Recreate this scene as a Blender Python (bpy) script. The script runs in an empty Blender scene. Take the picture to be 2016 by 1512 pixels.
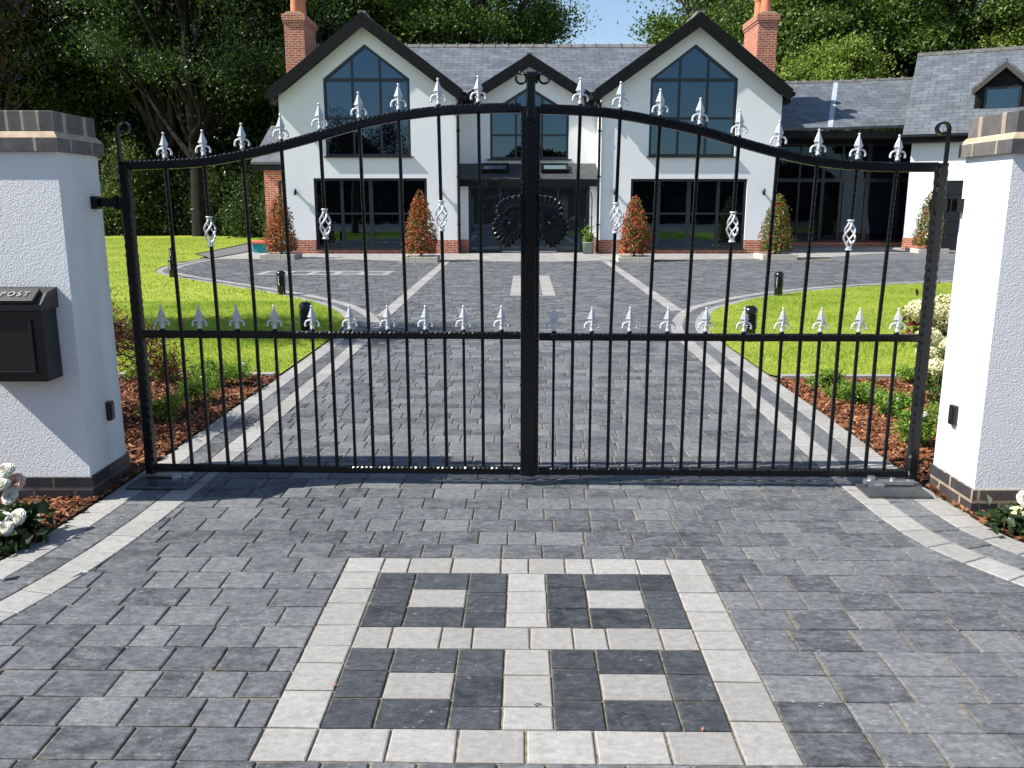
import bpy, bmesh, math, random
import numpy as np
from mathutils import Vector, Matrix, geometry
random.seed(7); rng = np.random.default_rng(11)
sc = bpy.context.scene; COL = sc.collection
R = math.radians
# ------------------------------------------------------------------ camera
FOC = 1680.0; YH = 400.0; CH = 1.6                    # focal length and horizon row of the 2016 px photograph, eye height
PITCH = math.atan((756-YH)/FOC)
cam = bpy.data.cameras.new('camera'); cam.sensor_width = 36; cam.lens = 36*FOC/2016
cam.clip_start = .05; cam.clip_end = 1500
camo = bpy.data.objects.new('camera', cam); COL.objects.link(camo)
camo.location = (0, 0, CH); camo.rotation_euler = (math.pi/2-PITCH, 0, 0); sc.camera = camo
sc.render.resolution_x = 1024; sc.render.resolution_y = 768
# ------------------------------------------------------------------ sky, sun, exposure
SUN = Vector((4.7, 1.0, -5.05)).normalized()           # direction the light travels
w = bpy.data.worlds.new('World'); sc.world = w; w.use_nodes = True
wn = w.node_tree; bg = wn.nodes['Background']
sky = wn.nodes.new('ShaderNodeTexSky'); sky.sky_type = 'NISHITA'; sky.sun_disc = False
sky.sun_elevation = math.asin(-SUN.z); sky.sun_rotation = math.atan2(-SUN.x, -SUN.y)
sky.air_density = 1.0; sky.dust_density = .3; sky.ozone_density = 1.2
wn.links.new(sky.outputs[0], bg.inputs[0]); bg.inputs[1].default_value = .10
sl = bpy.data.lights.new('sun', 'SUN'); sl.energy = 5.0; sl.angle = R(.5); sl.color = (1, .955, .87)
so = bpy.data.objects.new('sun', sl); COL.objects.link(so)
so.rotation_euler = SUN.to_track_quat('-Z', 'Y').to_euler(); so.location = (-20, -5, 25)
sc.view_settings.view_transform = 'Standard'; sc.view_settings.look = 'None'
sc.view_settings.exposure = 0.74; sc.view_settings.gamma = 1
# ------------------------------------------------------------------ photo pixel -> world
cP, sP = math.cos(PITCH), math.sin(PITCH)
def ray(px, py):
    v = (756-py)/FOC; return ((px-1008)/FOC, cP+v*sP, -sP+v*cP)
def G(px, py, z=0.0):
    r = ray(px, py); t = (z-CH)/r[2]; return Vector((r[0]*t, r[1]*t, z))
def P(px, py, Y):
    r = ray(px, py); t = Y/r[1]; return Vector((r[0]*t, Y, CH+r[2]*t))
# ------------------------------------------------------------------ node helpers
def newmat(name, rough=.6, col=(.5, .5, .5), spec=.5, metal=0):
    m = bpy.data.materials.new(name); m.use_nodes = True
    b = m.node_tree.nodes['Principled BSDF']
    b.inputs['Base Color'].default_value = (*col, 1); b.inputs['Roughness'].default_value = rough
    b.inputs['Specular IOR Level'].default_value = spec; b.inputs['Metallic'].default_value = metal
    return m, m.node_tree.nodes, m.node_tree.links, b
def N(n, t, **k):
    o = n.new('ShaderNode'+t)
    for a, v in k.items():
        if a in o.inputs: o.inputs[a].default_value = v
        else: setattr(o, a, v)
    return o
def ramp(n, stops, interp='LINEAR'):
    r = n.new('ShaderNodeValToRGB'); r.color_ramp.interpolation = interp
    e = r.color_ramp.elements
    while len(e) < len(stops): e.new(.5)
    for i, (p, c) in enumerate(stops): e[i].position = p; e[i].color = (*c, 1)
    return r
def bump(n, l, b, src, strength=.3, dist=.01):
    bp = N(n, 'Bump'); bp.inputs['Strength'].default_value = strength; bp.inputs['Distance'].default_value = dist
    l.new(src, bp.inputs['Height']); l.new(bp.outputs[0], b.inputs['Normal']); return bp
def noise(n, l, scale, detail=4, coord='Object', rough=.55, stretch=None):
    tc = N(n, 'TexCoord'); nz = n.new('ShaderNodeTexNoise')
    nz.inputs['Scale'].default_value = scale; nz.inputs['Detail'].default_value = detail; nz.inputs['Roughness'].default_value = rough
    src = tc.outputs[coord]
    if stretch:
        mp = N(n, 'Mapping'); mp.inputs['Scale'].default_value = stretch; l.new(src, mp.inputs[0]); src = mp.outputs[0]
    l.new(src, nz.inputs['Vector']); return nz.outputs[0]
def mixc(n, l, fac, a, b, mode='MIX'):
    m = n.new('ShaderNodeMix'); m.data_type = 'RGBA'; m.blend_type = mode
    for s, v in ((0, fac), (6, a), (7, b)):
        if hasattr(v, 'is_linked'): l.new(v, m.inputs[s])
        else: m.inputs[s].default_value = v if s == 0 else (*v, 1)
    return m.outputs[2]
def simple_noise_mat(name, c1, c2, scale, rough=.8, bs=.3, bscale=None, bd=.005, spec=.3, metal=0, stretch=None):
    m, n, l, b = newmat(name, rough, c1, spec, metal)
    r = ramp(n, [(.3, c1), (.7, c2)]); l.new(noise(n, l, scale, 5, stretch=stretch), r.inputs[0]); l.new(r.outputs[0], b.inputs[0])
    bump(n, l, b, noise(n, l, bscale or scale*4, 4), bs, bd); return m
M = {}
# stone setts: colour per block, cloudy wear, white scuffs, riven surface
def sett_mat(name, stops, wear, scuff, scuff_amt=1.0, ct=1.0):
    m, n, l, b = newmat(name, .6, (.1, .1, .1), .25)
    g = N(n, 'NewGeometry'); r = ramp(n, stops); l.new(g.outputs['Random Per Island'], r.inputs[0])
    cl = ramp(n, [(.38, (0, 0, 0)), (.66, (1, 1, 1))]); l.new(noise(n, l, 11, 8, rough=.74, stretch=(.8, 1.25, 1)), cl.inputs[0])
    mx = n.new('ShaderNodeMath'); mx.operation = 'MULTIPLY'; l.new(cl.outputs[0], mx.inputs[0]); mx.inputs[1].default_value = .7
    c = mixc(n, l, mx.outputs[0], r.outputs[0], wear)
    dk = ramp(n, [(.34, (1-.48*ct,)*3), (.5, (1, 1, 1)), (.66, (1+.5*ct,)*3)]); l.new(noise(n, l, 34, 8, rough=.8, stretch=(.8, 1.2, 1)), dk.inputs[0])
    c = mixc(n, l, 1.0, c, dk.outputs[0], 'MULTIPLY')
    sp = ramp(n, [(.565, (0, 0, 0)), (.64, (scuff_amt,)*3)]); l.new(noise(n, l, 46, 9, rough=.85, stretch=(.7, 1.3, 1)), sp.inputs[0])
    big = ramp(n, [(.44, (0, 0, 0)), (.60, (1, 1, 1))]); l.new(noise(n, l, 5, 3), big.inputs[0])
    mm = n.new('ShaderNodeMath'); mm.operation = 'MULTIPLY'; l.new(sp.outputs[0], mm.inputs[0]); l.new(big.outputs[0], mm.inputs[1])
    c2 = mixc(n, l, mm.outputs[0], c, scuff)
    l.new(c2, b.inputs[0])
    rr = N(n, 'MapRange'); rr.inputs[3].default_value = .45; rr.inputs[4].default_value = .8; l.new(noise(n, l, 30, 3), rr.inputs[0]); l.new(rr.outputs[0], b.inputs['Roughness'])
    bump(n, l, b, noise(n, l, 20, 12, rough=.78, stretch=(.5, 1.3, 1)), .8, .007)
    return m
M['sett_dark'] = sett_mat('slate_sett', [(0, (.040, .044, .050)), (.3, (.068, .074, .082)), (.7, (.104, .111, .119)), (1, (.155, .161, .166))], (.185, .191, .196), (.50, .50, .48))
M['sett_black'] = sett_mat('dark_sett', [(0, (.020, .023, .030)), (.5, (.033, .037, .046)), (1, (.055, .060, .070))], (.085, .092, .10), (.36, .36, .36))
M['sett_cream'] = sett_mat('cream_sett', [(0, (.27, .259, .245)), (.5, (.325, .314, .298)), (1, (.38, .37, .355))], (.28, .273, .263), (.48, .48, .46), .5, .45)
M['sand'] = simple_noise_mat('joint_sand', (.10, .085, .06), (.30, .25, .17), 40, .95, .5, 300)
M['patio'] = None
def brick_mat(name, c1, c2, mort, bw=.225, rh=.075, ms=.010, rough=.8, bs=.5, noise_s=6, squash=None):
    m, n, l, b = newmat(name, rough, c1, .3)
    tc = N(n, 'TexCoord'); bt = n.new('ShaderNodeTexBrick'); l.new(tc.outputs['UV'], bt.inputs['Vector'])
    bt.inputs['Scale'].default_value = 1; bt.inputs['Brick Width'].default_value = bw; bt.inputs['Row Height'].default_value = rh
    bt.inputs['Mortar Size'].default_value = ms; bt.inputs['Mortar Smooth'].default_value = .1; bt.inputs['Bias'].default_value = 0
    bt.inputs['Color1'].default_value = (*c1, 1); bt.inputs['Color2'].default_value = (*c2, 1); bt.inputs['Mortar'].default_value = (*mort, 1)
    v = ramp(n, [(.3, (.72, .72, .72)), (.7, (1.2, 1.2, 1.2))]); l.new(noise(n, l, noise_s, 6), v.inputs[0])
    l.new(mixc(n, l, 1.0, bt.outputs[0], v.outputs[0], 'MULTIPLY'), b.inputs[0])
    inv = n.new('ShaderNodeMath'); inv.operation = 'SUBTRACT'; inv.inputs[0].default_value = 1; l.new(bt.outputs['Fac'], inv.inputs[1])
    nz = noise(n, l, 90, 3); ad = n.new('ShaderNodeMath'); ad.operation = 'MULTIPLY_ADD'; ad.inputs[1].default_value = .3
    l.new(nz, ad.inputs[0]); l.new(inv.outputs[0], ad.inputs[2]); bump(n, l, b, ad.outputs[0], bs, .006)
    return m
M['red_brick'] = brick_mat('red_brick', (.50, .135, .070), (.38, .085, .045), (.52, .42, .34))
M['blue_brick'] = brick_mat('blue_engineering_brick', (.035, .035, .042), (.115, .095, .085), (.34, .27, .19), ms=.008, rough=.5, noise_s=12)
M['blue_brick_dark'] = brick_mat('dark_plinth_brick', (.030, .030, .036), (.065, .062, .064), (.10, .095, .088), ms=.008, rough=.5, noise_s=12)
M['cap_brick'] = brick_mat('cap_brick', (.085, .082, .084), (.24, .215, .195), (.38, .31, .24), bw=.078, rh=3, ms=.007, rough=.5, noise_s=14)
M['slate'] = brick_mat('roof_slate', (.105, .120, .140), (.150, .166, .186), (.055, .06, .07), bw=.42, rh=.24, ms=.008, rough=.5, bs=.8, noise_s=2)
M['slate_small'] = brick_mat('porch_tile', (.050, .056, .060), (.075, .082, .086), (.025, .026, .028), bw=.22, rh=.13, ms=.01, rough=.6, noise_s=3)
M['patio'] = brick_mat('patio_sett', (.27, .265, .26), (.36, .35, .34), (.24, .22, .19), bw=.24, rh=.16, ms=.006, noise_s=3)
M['asphalt'] = simple_noise_mat('asphalt', (.10, .105, .115), (.15, .155, .165), 3, .9, .5, 200)
M['stucco'] = simple_noise_mat('rough_white_render', (.76, .78, .80), (.81, .825, .84), 3, .85, .75, 130, .007)
M['render'] = simple_noise_mat('smooth_white_render', (.76, .775, .78), (.83, .835, .83), .8, .85, .15, 60, .003)
M['smooth_pier'] = simple_noise_mat('smooth_pier_render', (.74, .76, .78), (.80, .81, .82), 2, .8, .35, 70, .004)
M['mortar'] = simple_noise_mat('mortar', (.38, .29, .20), (.52, .42, .31), 20, .9, .5, 150)
M['fascia'] = simple_noise_mat('black_fascia', (.005, .005, .006), (.012, .012, .013), 6, .55, .2, 40, spec=.15)
M['frame'] = newmat('anthracite_frame', .35, (.012, .016, .022))[0]
M['stone'] = simple_noise_mat('stone_edging', (.42, .38, .32), (.58, .54, .47), 8, .9, .6, 80)
M['ridge'] = simple_noise_mat('ridge_tile', (.13, .125, .12), (.24, .23, .215), 5, .85, .4, 60)
M['lead'] = simple_noise_mat('lead_flashing', (.32, .38, .42), (.42, .48, .52), 3, .5, .2, 40)
M['terracotta'] = simple_noise_mat('terracotta', (.50, .17, .09), (.60, .24, .13), 6, .8, .2, 60)
M['steel'] = simple_noise_mat('galvanised_steel', (.45, .47, .50), (.62, .64, .66), 15, .35, .1, 60, metal=.85)
M['plastic'] = newmat('black_plastic', .35, (.008, .009, .013))[0]
M['bollard'] = newmat('bollard_black', .22, (.006, .007, .009), .6)[0]
M['clearlens'] = newmat('dark_lens', .15, (.02, .022, .025), .6)[0]
M['teal'] = newmat('teal_plastic', .4, (.01, .33, .34))[0]
M['coral'] = newmat('coral_plastic', .4, (.80, .16, .10))[0]
M['pot'] = simple_noise_mat('zinc_green_pot', (.20, .24, .21), (.27, .31, .27), 6, .5, .1, 50)
def glass_mat(name, col, ior, rough=.01, tint=(.45, .72, 1.0)):
    m, n, l, b = newmat(name, rough, col, .5); b.inputs['IOR'].default_value = ior; b.inputs['Specular Tint'].default_value = (*tint, 1)
    bump(n, l, b, noise(n, l, .9, 2), .12, .01); return m
M['glass'] = glass_mat('window_glass', (.0015, .002, .003), 2.1)
M['glass_dark'] = glass_mat('wing_glass', (.003, .004, .007), 1.5)
M['sky_pane'] = glass_mat('rooflight_glass', (.12, .17, .19), 1.8)  # pale base colour stands in for sky reflected in the rooflights
M['glass_porch'] = glass_mat('porch_glass', (.018, .022, .024), 1.9)
def iron():
    m, n, l, b = newmat('gloss_black_iron', .24, (.003, .0035, .005), .32)
    bump(n, l, b, noise(n, l, 60, 3), .4, .003); return m
M['iron'] = iron()
m_, n_, l_, b_ = newmat('silver_paint', .38, (.62, .64, .66), .5, .25); bump(n_, l_, b_, noise(n_, l_, 120, 3), .15, .002); M['silver'] = m_
def leaf_mat(name, stops, rough=.45, trans=.28, spec=.35, tint=1.5, patch=None):
    m = bpy.data.materials.new(name); m.use_nodes = True; n = m.node_tree.nodes; l = m.node_tree.links
    b = n['Principled BSDF']; b.inputs['Roughness'].default_value = rough; b.inputs['Specular IOR Level'].default_value = spec
    g = N(n, 'NewGeometry'); r = ramp(n, stops); l.new(g.outputs['Random Per Island'], r.inputs[0])
    rc = r.outputs[0]
    if patch:
        pr_ = ramp(n, [(.35, (.62, .78, .6)), (.52, (1, 1, 1)), (.68, (1.3, 1.12, 1.6))]); l.new(noise(n, l, patch, 6, rough=.7), pr_.inputs[0]); rc = mixc(n, l, 1.0, rc, pr_.outputs[0], 'MULTIPLY')
    l.new(rc, b.inputs[0]); t = n.new('ShaderNodeBsdfTranslucent')
    l.new(mixc(n, l, 1.0, rc, (tint, tint*1.05, tint*.6), 'MULTIPLY'), t.inputs[0])
    mx = n.new('ShaderNodeMixShader'); mx.inputs[0].default_value = trans
    l.new(b.outputs[0], mx.inputs[1]); l.new(t.outputs[0], mx.inputs[2]); l.new(mx.outputs[0], n['Material Output'].inputs[0])
    return m
M['leaf_dark'] = leaf_mat('dark_oak_leaf', [(0, (.012, .030, .008)), (.5, (.024, .055, .014)), (.85, (.06, .11, .026)), (1, (.12, .18, .045))])
M['leaf_mid'] = leaf_mat('mid_green_leaf', [(0, (.03, .06, .010)), (.5, (.075, .135, .022)), (1, (.17, .25, .05))])
M['leaf_light'] = leaf_mat('light_green_leaf', [(0, (.07, .12, .015)), (.5, (.17, .25, .035)), (1, (.30, .37, .08))])
M['leaf_shrub'] = leaf_mat('shrub_leaf', [(0, (.012, .028, .007)), (.55, (.032, .062, .012)), (1, (.09, .14, .03))])
M['leaf_shrub_light'] = leaf_mat('variegated_leaf', [(0, (.03, .05, .010)), (.5, (.08, .12, .025)), (1, (.22, .26, .09))])
M['leaf_purple'] = leaf_mat('copper_beech_leaf', [(0, (.010, .005, .007)), (.7, (.030, .012, .014)), (1, (.09, .03, .025))])
M['leaf_acer'] = leaf_mat('red_acer_leaf', [(0, (.05, .010, .010)), (.6, (.13, .022, .018)), (1, (.28, .07, .04))])
M['leaf_photinia'] = leaf_mat('photinia_red_leaf', [(0, (.05, .09, .015)), (.36, (.10, .14, .025)), (.44, (.26, .09, .03)), (.75, (.44, .06, .03)), (1, (.62, .20, .09))], trans=.2)
M['leaf_photinia_green'] = leaf_mat('photinia_mixed_leaf', [(0, (.05, .09, .015)), (.4, (.09, .15, .025)), (.70, (.19, .24, .045)), (.76, (.30, .08, .03)), (1, (.42, .045, .03))], trans=.2)
M['leaf_herb'] = leaf_mat('fresh_herb_leaf', [(0, (.06, .13, .015)), (.6, (.16, .29, .035)), (1, (.32, .46, .08))])
M['leaf_blunt'] = leaf_mat('dark_bedding_leaf', [(0, (.015, .035, .012)), (.6, (.03, .06, .02)), (1, (.06, .09, .03))])
M['grass'] = leaf_mat('grass_blade', [(0, (.16, .27, .03)), (.5, (.255, .37, .045)), (.85, (.35, .44, .07)), (1, (.46, .47, .14))], trans=.35, rough=.5, spec=.25, tint=1.3, patch=2.2)
M['petal_white'] = leaf_mat('white_petal', [(0, (.62, .60, .52)), (1, (.80, .79, .72))], trans=.2, tint=1)
M['petal_pink'] = leaf_mat('blush_petal', [(0, (.72, .36, .27)), (1, (.82, .62, .50))], trans=.2, tint=1)
M['petal_cream'] = leaf_mat('cream_floret', [(0, (.62, .60, .30)), (1, (.85, .83, .60))], trans=.2, tint=1)
M['bark'] = simple_noise_mat('tree_bark', (.028, .022, .017), (.075, .06, .045), 8, .95, .9, 30, .02, stretch=(1, 1, .3))
M['lawn_soil'] = simple_noise_mat('lawn_base', (.20, .26, .025), (.34, .38, .04), 5, .95, .6, 90, .02)
M['ground'] = simple_noise_mat('woodland_ground', (.035, .055, .015), (.075, .10, .03), .6, .95, .6, 20, .03)
M['soil'] = simple_noise_mat('dark_soil', (.035, .018, .010), (.09, .042, .022), 14, .95, .8, 60, .02)
def chip():
    m, n, l, b = newmat('bark_chip', .8, (.2, .1, .05), .25)
    g = N(n, 'NewGeometry'); r = ramp(n, [(0, (.055, .022, .012)), (.4, (.15, .056, .027)), (.8, (.26, .10, .045)), (1, (.42, .22, .12))]); l.new(g.outputs['Random Per Island'], r.inputs[0])
    l.new(r.outputs[0], b.inputs[0]); bump(n, l, b, noise(n, l, 80, 4, stretch=(1, 4, 1)), .6, .003); return m
M['chip'] = chip()
# ------------------------------------------------------------------ mesh builder
class MB:
    def __init__(s): s.v = []; s.f = []; s.sm = []
    def add(s, vs, fs, smooth=False):
        o = len(s.v); s.v += [tuple(p) for p in vs]
        for f in fs: s.f.append(tuple(i+o for i in f)); s.sm.append(smooth)
        return s
    def box(s, a, b, mat=None):
        x0, y0, z0 = a; x1, y1, z1 = b
        vs = [Vector(p) for p in ((x0,y0,z0),(x1,y0,z0),(x1,y1,z0),(x0,y1,z0),(x0,y0,z1),(x1,y0,z1),(x1,y1,z1),(x0,y1,z1))]
        if mat: vs = [mat @ p for p in vs]
        return s.add(vs, [(0,3,2,1),(4,5,6,7),(0,1,5,4),(1,2,6,5),(2,3,7,6),(3,0,4,7)])
    def bevbox(s, a, b, c=.004, mat=None):
        bm = bmesh.new(); bmesh.ops.create_cube(bm, size=1)
        for v in bm.verts: v.co = Vector([(a[i]+b[i])/2+v.co[i]*(b[i]-a[i]) for i in range(3)])
        bmesh.ops.bevel(bm, geom=bm.edges[:], offset=c, segments=2, profile=.6, affect='EDGES')
        if mat: bmesh.ops.transform(bm, matrix=mat, verts=bm.verts)
        bm.verts.index_update(); s.add([v.co for v in bm.verts], [[v.index for v in f.verts] for f in bm.faces]); bm.free(); return s
    def prism(s, poly, a, b, axis=1, mat=None):
        """polygon (list of 2-tuples in the two other axes) extruded from a to b along axis"""
        def pt(p, t): q = list(p); q.insert(axis, t); return Vector(q)
        k = len(poly); vs = [pt(p, a) for p in poly]+[pt(p, b) for p in poly]
        if mat: vs = [mat @ p for p in vs]
        fs = [tuple(range(k)), tuple(range(2*k-1, k-1, -1))]+[(i, (i+1) % k+0, (i+1) % k+k, i+k)[::-1] for i in range(k)]
        return s.add(vs, fs)
    def tube(s, path, r, n=8, cap=True, taper=None):
        path = [Vector(p) for p in path]; k = len(path); rs = taper or [r]*k; vs = []; up = None
        for i, p in enumerate(path):
            t = (path[min(i+1, k-1)]-path[max(i-1, 0)]).normalized()
            if up is None: up = Vector((0, 0, 1)) if abs(t.z) < .9 else Vector((1, 0, 0))
            a = t.cross(up).normalized(); b_ = a.cross(t).normalized(); up = b_
            for j in range(n):
                th = 2*math.pi*j/n; vs.append(p+(a*math.cos(th)+b_*math.sin(th))*rs[i])
        fs = [(i*n+j, i*n+(j+1) % n, (i+1)*n+(j+1) % n, (i+1)*n+j) for i in range(k-1) for j in range(n)]
        s.add(vs, fs, True)
        if cap: s.add(vs[:n], [tuple(range(n-1, -1, -1))]); s.add(vs[-n:], [tuple(range(n))])
        return s
    def lathe(s, prof, n=20, o=(0, 0, 0), sy=1, smooth=True):
        o = Vector(o); vs = [o+Vector((r*math.cos(2*math.pi*j/n), sy*r*math.sin(2*math.pi*j/n), z)) for r, z in prof for j in range(n)]
        k = len(prof); s.add(vs, [(i*n+j, i*n+(j+1) % n, (i+1)*n+(j+1) % n, (i+1)*n+j) for i in range(k-1) for j in range(n)], smooth)
        return s
    def ball(s, c, r, n=10, mat=None):
        rr = (r, r, r) if not hasattr(r, '__len__') else r; vs = []; k = n
        for i in range(k+1):
            ph = math.pi*i/k
            for j in range(n*2):
                th = math.pi*j/n; p = Vector((rr[0]*math.sin(ph)*math.cos(th), rr[1]*math.sin(ph)*math.sin(th), rr[2]*math.cos(ph)))
                if mat: p = mat @ p
                vs.append(Vector(c)+p)
        n2 = n*2; return s.add(vs, [(i*n2+j, (i+1)*n2+j, (i+1)*n2+(j+1) % n2, i*n2+(j+1) % n2) for i in range(k) for j in range(n2)], True)
    def hammered(s, path, wd, ht, step=.024, nrm=Vector((0, 1, 0)), amp=.16):
        """rectangular bar swept along a path, its corners knocked back at every hammer blow"""
        path = [Vector(p) for p in path]; L = [0]
        for a, b in zip(path, path[1:]): L.append(L[-1]+(b-a).length)
        k = max(2, int(L[-1]/step)*2); pts = []
        for i in range(k+1):
            d = L[-1]*i/k; j = 0
            while j < len(L)-2 and L[j+1] < d: j += 1
            t = (d-L[j])/max(L[j+1]-L[j], 1e-6); pts.append(path[j].lerp(path[j+1], t))
        vs = []
        for i, p in enumerate(pts):
            t = (pts[min(i+1, k)]-pts[max(i-1, 0)]).normalized(); a = t.cross(nrm).normalized()
            c0 = min(wd, ht)*(.10+(amp if i % 2 else 0)*random.uniform(.35, 1)); hw, hh = wd/2, ht/2
            for (x, y) in ((hw-c0, hh), (hw, hh-c0), (hw, -hh+c0), (hw-c0, -hh), (-hw+c0, -hh), (-hw, -hh+c0), (-hw, hh-c0), (-hw+c0, hh)):
                vs.append(p+nrm*x+a*y)
        n = 8; s.add(vs, [(i*n+j, i*n+(j+1) % n, (i+1)*n+(j+1) % n, (i+1)*n+j) for i in range(k) for j in range(n)])
        s.add(vs[:n], [tuple(range(n-1, -1, -1))]); s.add(vs[-n:], [tuple(range(n))]); return s
    def build(s, name, mat, parent=None, uv=False, fixn=True):
        me = bpy.data.meshes.new(name); me.from_pydata(s.v, [], s.f); me.materials.append(mat)
        me.polygons.foreach_set('use_smooth', s.sm)
        if fixn:
            bm = bmesh.new(); bm.from_mesh(me); bmesh.ops.recalc_face_normals(bm, faces=bm.faces); bm.to_mesh(me); bm.free()
        if uv:
            me.uv_layers.new(name='UVMap'); d = me.uv_layers[0].data
            for p in me.polygons:
                nn = p.normal
                t = Vector((1, 0, 0)) if abs(nn.z) > .98 else Vector((0, 0, 1)).cross(nn).normalized()
                b = nn.cross(t) if abs(nn.z) <= .98 else Vector((0, 1, 0))
                for li in p.loop_indices:
                    co = me.vertices[me.loops[li].vertex_index].co; d[li].uv = (co.dot(t), co.dot(b))
        o = bpy.data.objects.new(name, me); COL.objects.link(o)
        if parent: o.parent = parent
        return o
def tag(o, label=None, cat=None, group=None, kind=None):
    for k, v in (('label', label), ('category', cat), ('group', group), ('kind', kind)):
        if v: o[k] = v
    return o
def thing(name, label, cat, loc=(0, 0, 0), rz=0, group=None):
    o = bpy.data.objects.new(name, None); COL.objects.link(o); o.location = loc; o.rotation_euler = (0, 0, rz); o.empty_display_size = .2
    return tag(o, label, cat, group)
def copy_tree(o, parent=None):
    c = o.copy(); COL.objects.link(c); c.parent = parent
    for ch in list(o.children): copy_tree(ch, c)
    return c
def share(src, parent, loc=(0, 0, 0), rot=(0, 0, 0), scale=(1, 1, 1)):
    c = src.copy(); COL.objects.link(c); c.parent = parent; c.location = loc; c.rotation_euler = rot; c.scale = scale; return c
def mesh_np(name, V, F, mat, parent=None, smooth=False):
    k = F.shape[1]; me = bpy.data.meshes.new(name); me.vertices.add(len(V)); me.vertices.foreach_set('co', V.astype(np.float32).ravel())
    me.loops.add(F.size); me.loops.foreach_set('vertex_index', F.astype(np.int32).ravel())
    me.polygons.add(len(F)); me.polygons.foreach_set('loop_start', np.arange(0, F.size, k, dtype=np.int32)); me.polygons.foreach_set('loop_total', np.full(len(F), k, dtype=np.int32))
    me.update(calc_edges=True); me.materials.append(mat); me.polygons.foreach_set('use_smooth', [smooth]*len(F))
    o = bpy.data.objects.new(name, me); COL.objects.link(o)
    if parent: o.parent = parent
    return o
def leaves(name, C, size, mat, parent=None, aspect=.5, up=.0, outward=None):
    """one small pointed leaf per centre in C"""
    n = len(C); a = rng.normal(size=(n, 3)); 
    if outward is not None: a = a*.6+outward*1.0
    a[:, 2] += up; a /= np.linalg.norm(a, axis=1)[:, None]
    b = rng.normal(size=(n, 3)); b -= (b*a).sum(1)[:, None]*a; b /= np.linalg.norm(b, axis=1)[:, None]; c = np.cross(a, b)
    s = (size*rng.uniform(.6, 1.35, n))[:, None]
    bend = a*s*.15
    V = np.stack([C-b*s*.5, C+c*s*aspect*.5+bend, C+b*s*.5, C-c*s*aspect*.5+bend], 1).reshape(-1, 3)
    F = np.arange(4*n).reshape(n, 4); return mesh_np(name, V, F, mat, parent)
def wall_holes(mb, outer, holes, Y, depth=.13):
    """front wall (x,z outline) with window openings and their reveals"""
    polys = [[Vector((x, z, 0)) for x, z in outer]]+[[Vector((x, z, 0)) for x, z in h] for h in holes]
    tris = geometry.tessellate_polygon(polys); flat = [p for q in polys for p in q]
    mb.add([(p.x, Y, p.y) for p in flat], [tuple(t) for t in tris])
    for h in holes:
        k = len(h); vs = [(x, Y, z) for x, z in h]+[(x, Y+depth, z) for x, z in h]
        mb.add(vs, [(i, (i+1) % k, (i+1) % k+k, i+k) for i in range(k)])
def stroke(mb, a, b, wd, Y0, Y1):
    a = Vector(a); b = Vector(b); t = (b-a).normalized(); n = Vector((-t.y, t.x))*wd/2
    mb.prism([tuple(a-n), tuple(b-n), tuple(b+n), tuple(a+n)], Y0, Y1, 1)
def window(parent, poly, bars, Y, gl='glass', fw=.08, bw=.07, sill=None, name='window'):
    """frame round an x,z outline set back in its reveal, with bars, a pane and a sill"""
    mb = MB(); cx = sum(p[0] for p in poly)/len(poly); cz = sum(p[1] for p in poly)/len(poly)
    k = len(poly)
    ins = []
    for i in range(k):                                   # inset outline
        p0, p1, p2 = Vector(poly[i-1]), Vector(poly[i]), Vector(poly[(i+1) % k])
        n1 = (p1-p0).normalized(); n2 = (p2-p1).normalized(); n1 = Vector((-n1.y, n1.x)); n2 = Vector((-n2.y, n2.x))
        if n1.dot(Vector((cx, cz))-p1) < 0: n1 = -n1
        if n2.dot(Vector((cx, cz))-p1) < 0: n2 = -n2
        bi = (n1+n2).normalized(); ins.append(p1+bi*fw/max(.3, bi.dot(n1)))
    Yf = Y+.055
    V = [(x, Yf, z) for x, z in poly]+[(p.x, Yf, p.y) for p in ins]+[(p.x, Yf+.05, p.y) for p in ins]
    mb.add(V, [(i, (i+1) % k, (i+1) % k+k, i+k) for i in range(k)]+[(i+k, (i+1) % k+k, (i+1) % k+2*k, i+2*k) for i in range(k)])
    for n_, (a, b, wd_) in enumerate([(q[0], q[1], q[2] if len(q) > 2 else bw) for q in bars]):
        v_ = abs(a[0]-b[0]) < abs(a[1]-b[1]); stroke(mb, a, b, wd_, Yf+(.006 if v_ else .010), Yf+.05)
    if sill: mb.box((sill[0], Y-.10, sill[2]-.04), (sill[1], Y+.06, sill[2]))
    fr = mb.build(name, M['frame'], parent, fixn=True)
    MB().add([(x, Yf+.045, z) for x, z in poly], [tuple(range(k))]).build('pane', M[gl], fr)
    return fr
def slab(mb, quad, th=.10):
    q = [Vector(p) for p in quad]; n = (q[1]-q[0]).cross(q[3]-q[0]).normalized()
    if n.z < 0: n = -n
    mb.add([p for p in q]+[p-n*th for p in q], [(0,1,2,3),(7,6,5,4),(0,4,5,1),(1,5,6,2),(2,6,7,3),(3,7,4,0)])
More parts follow.
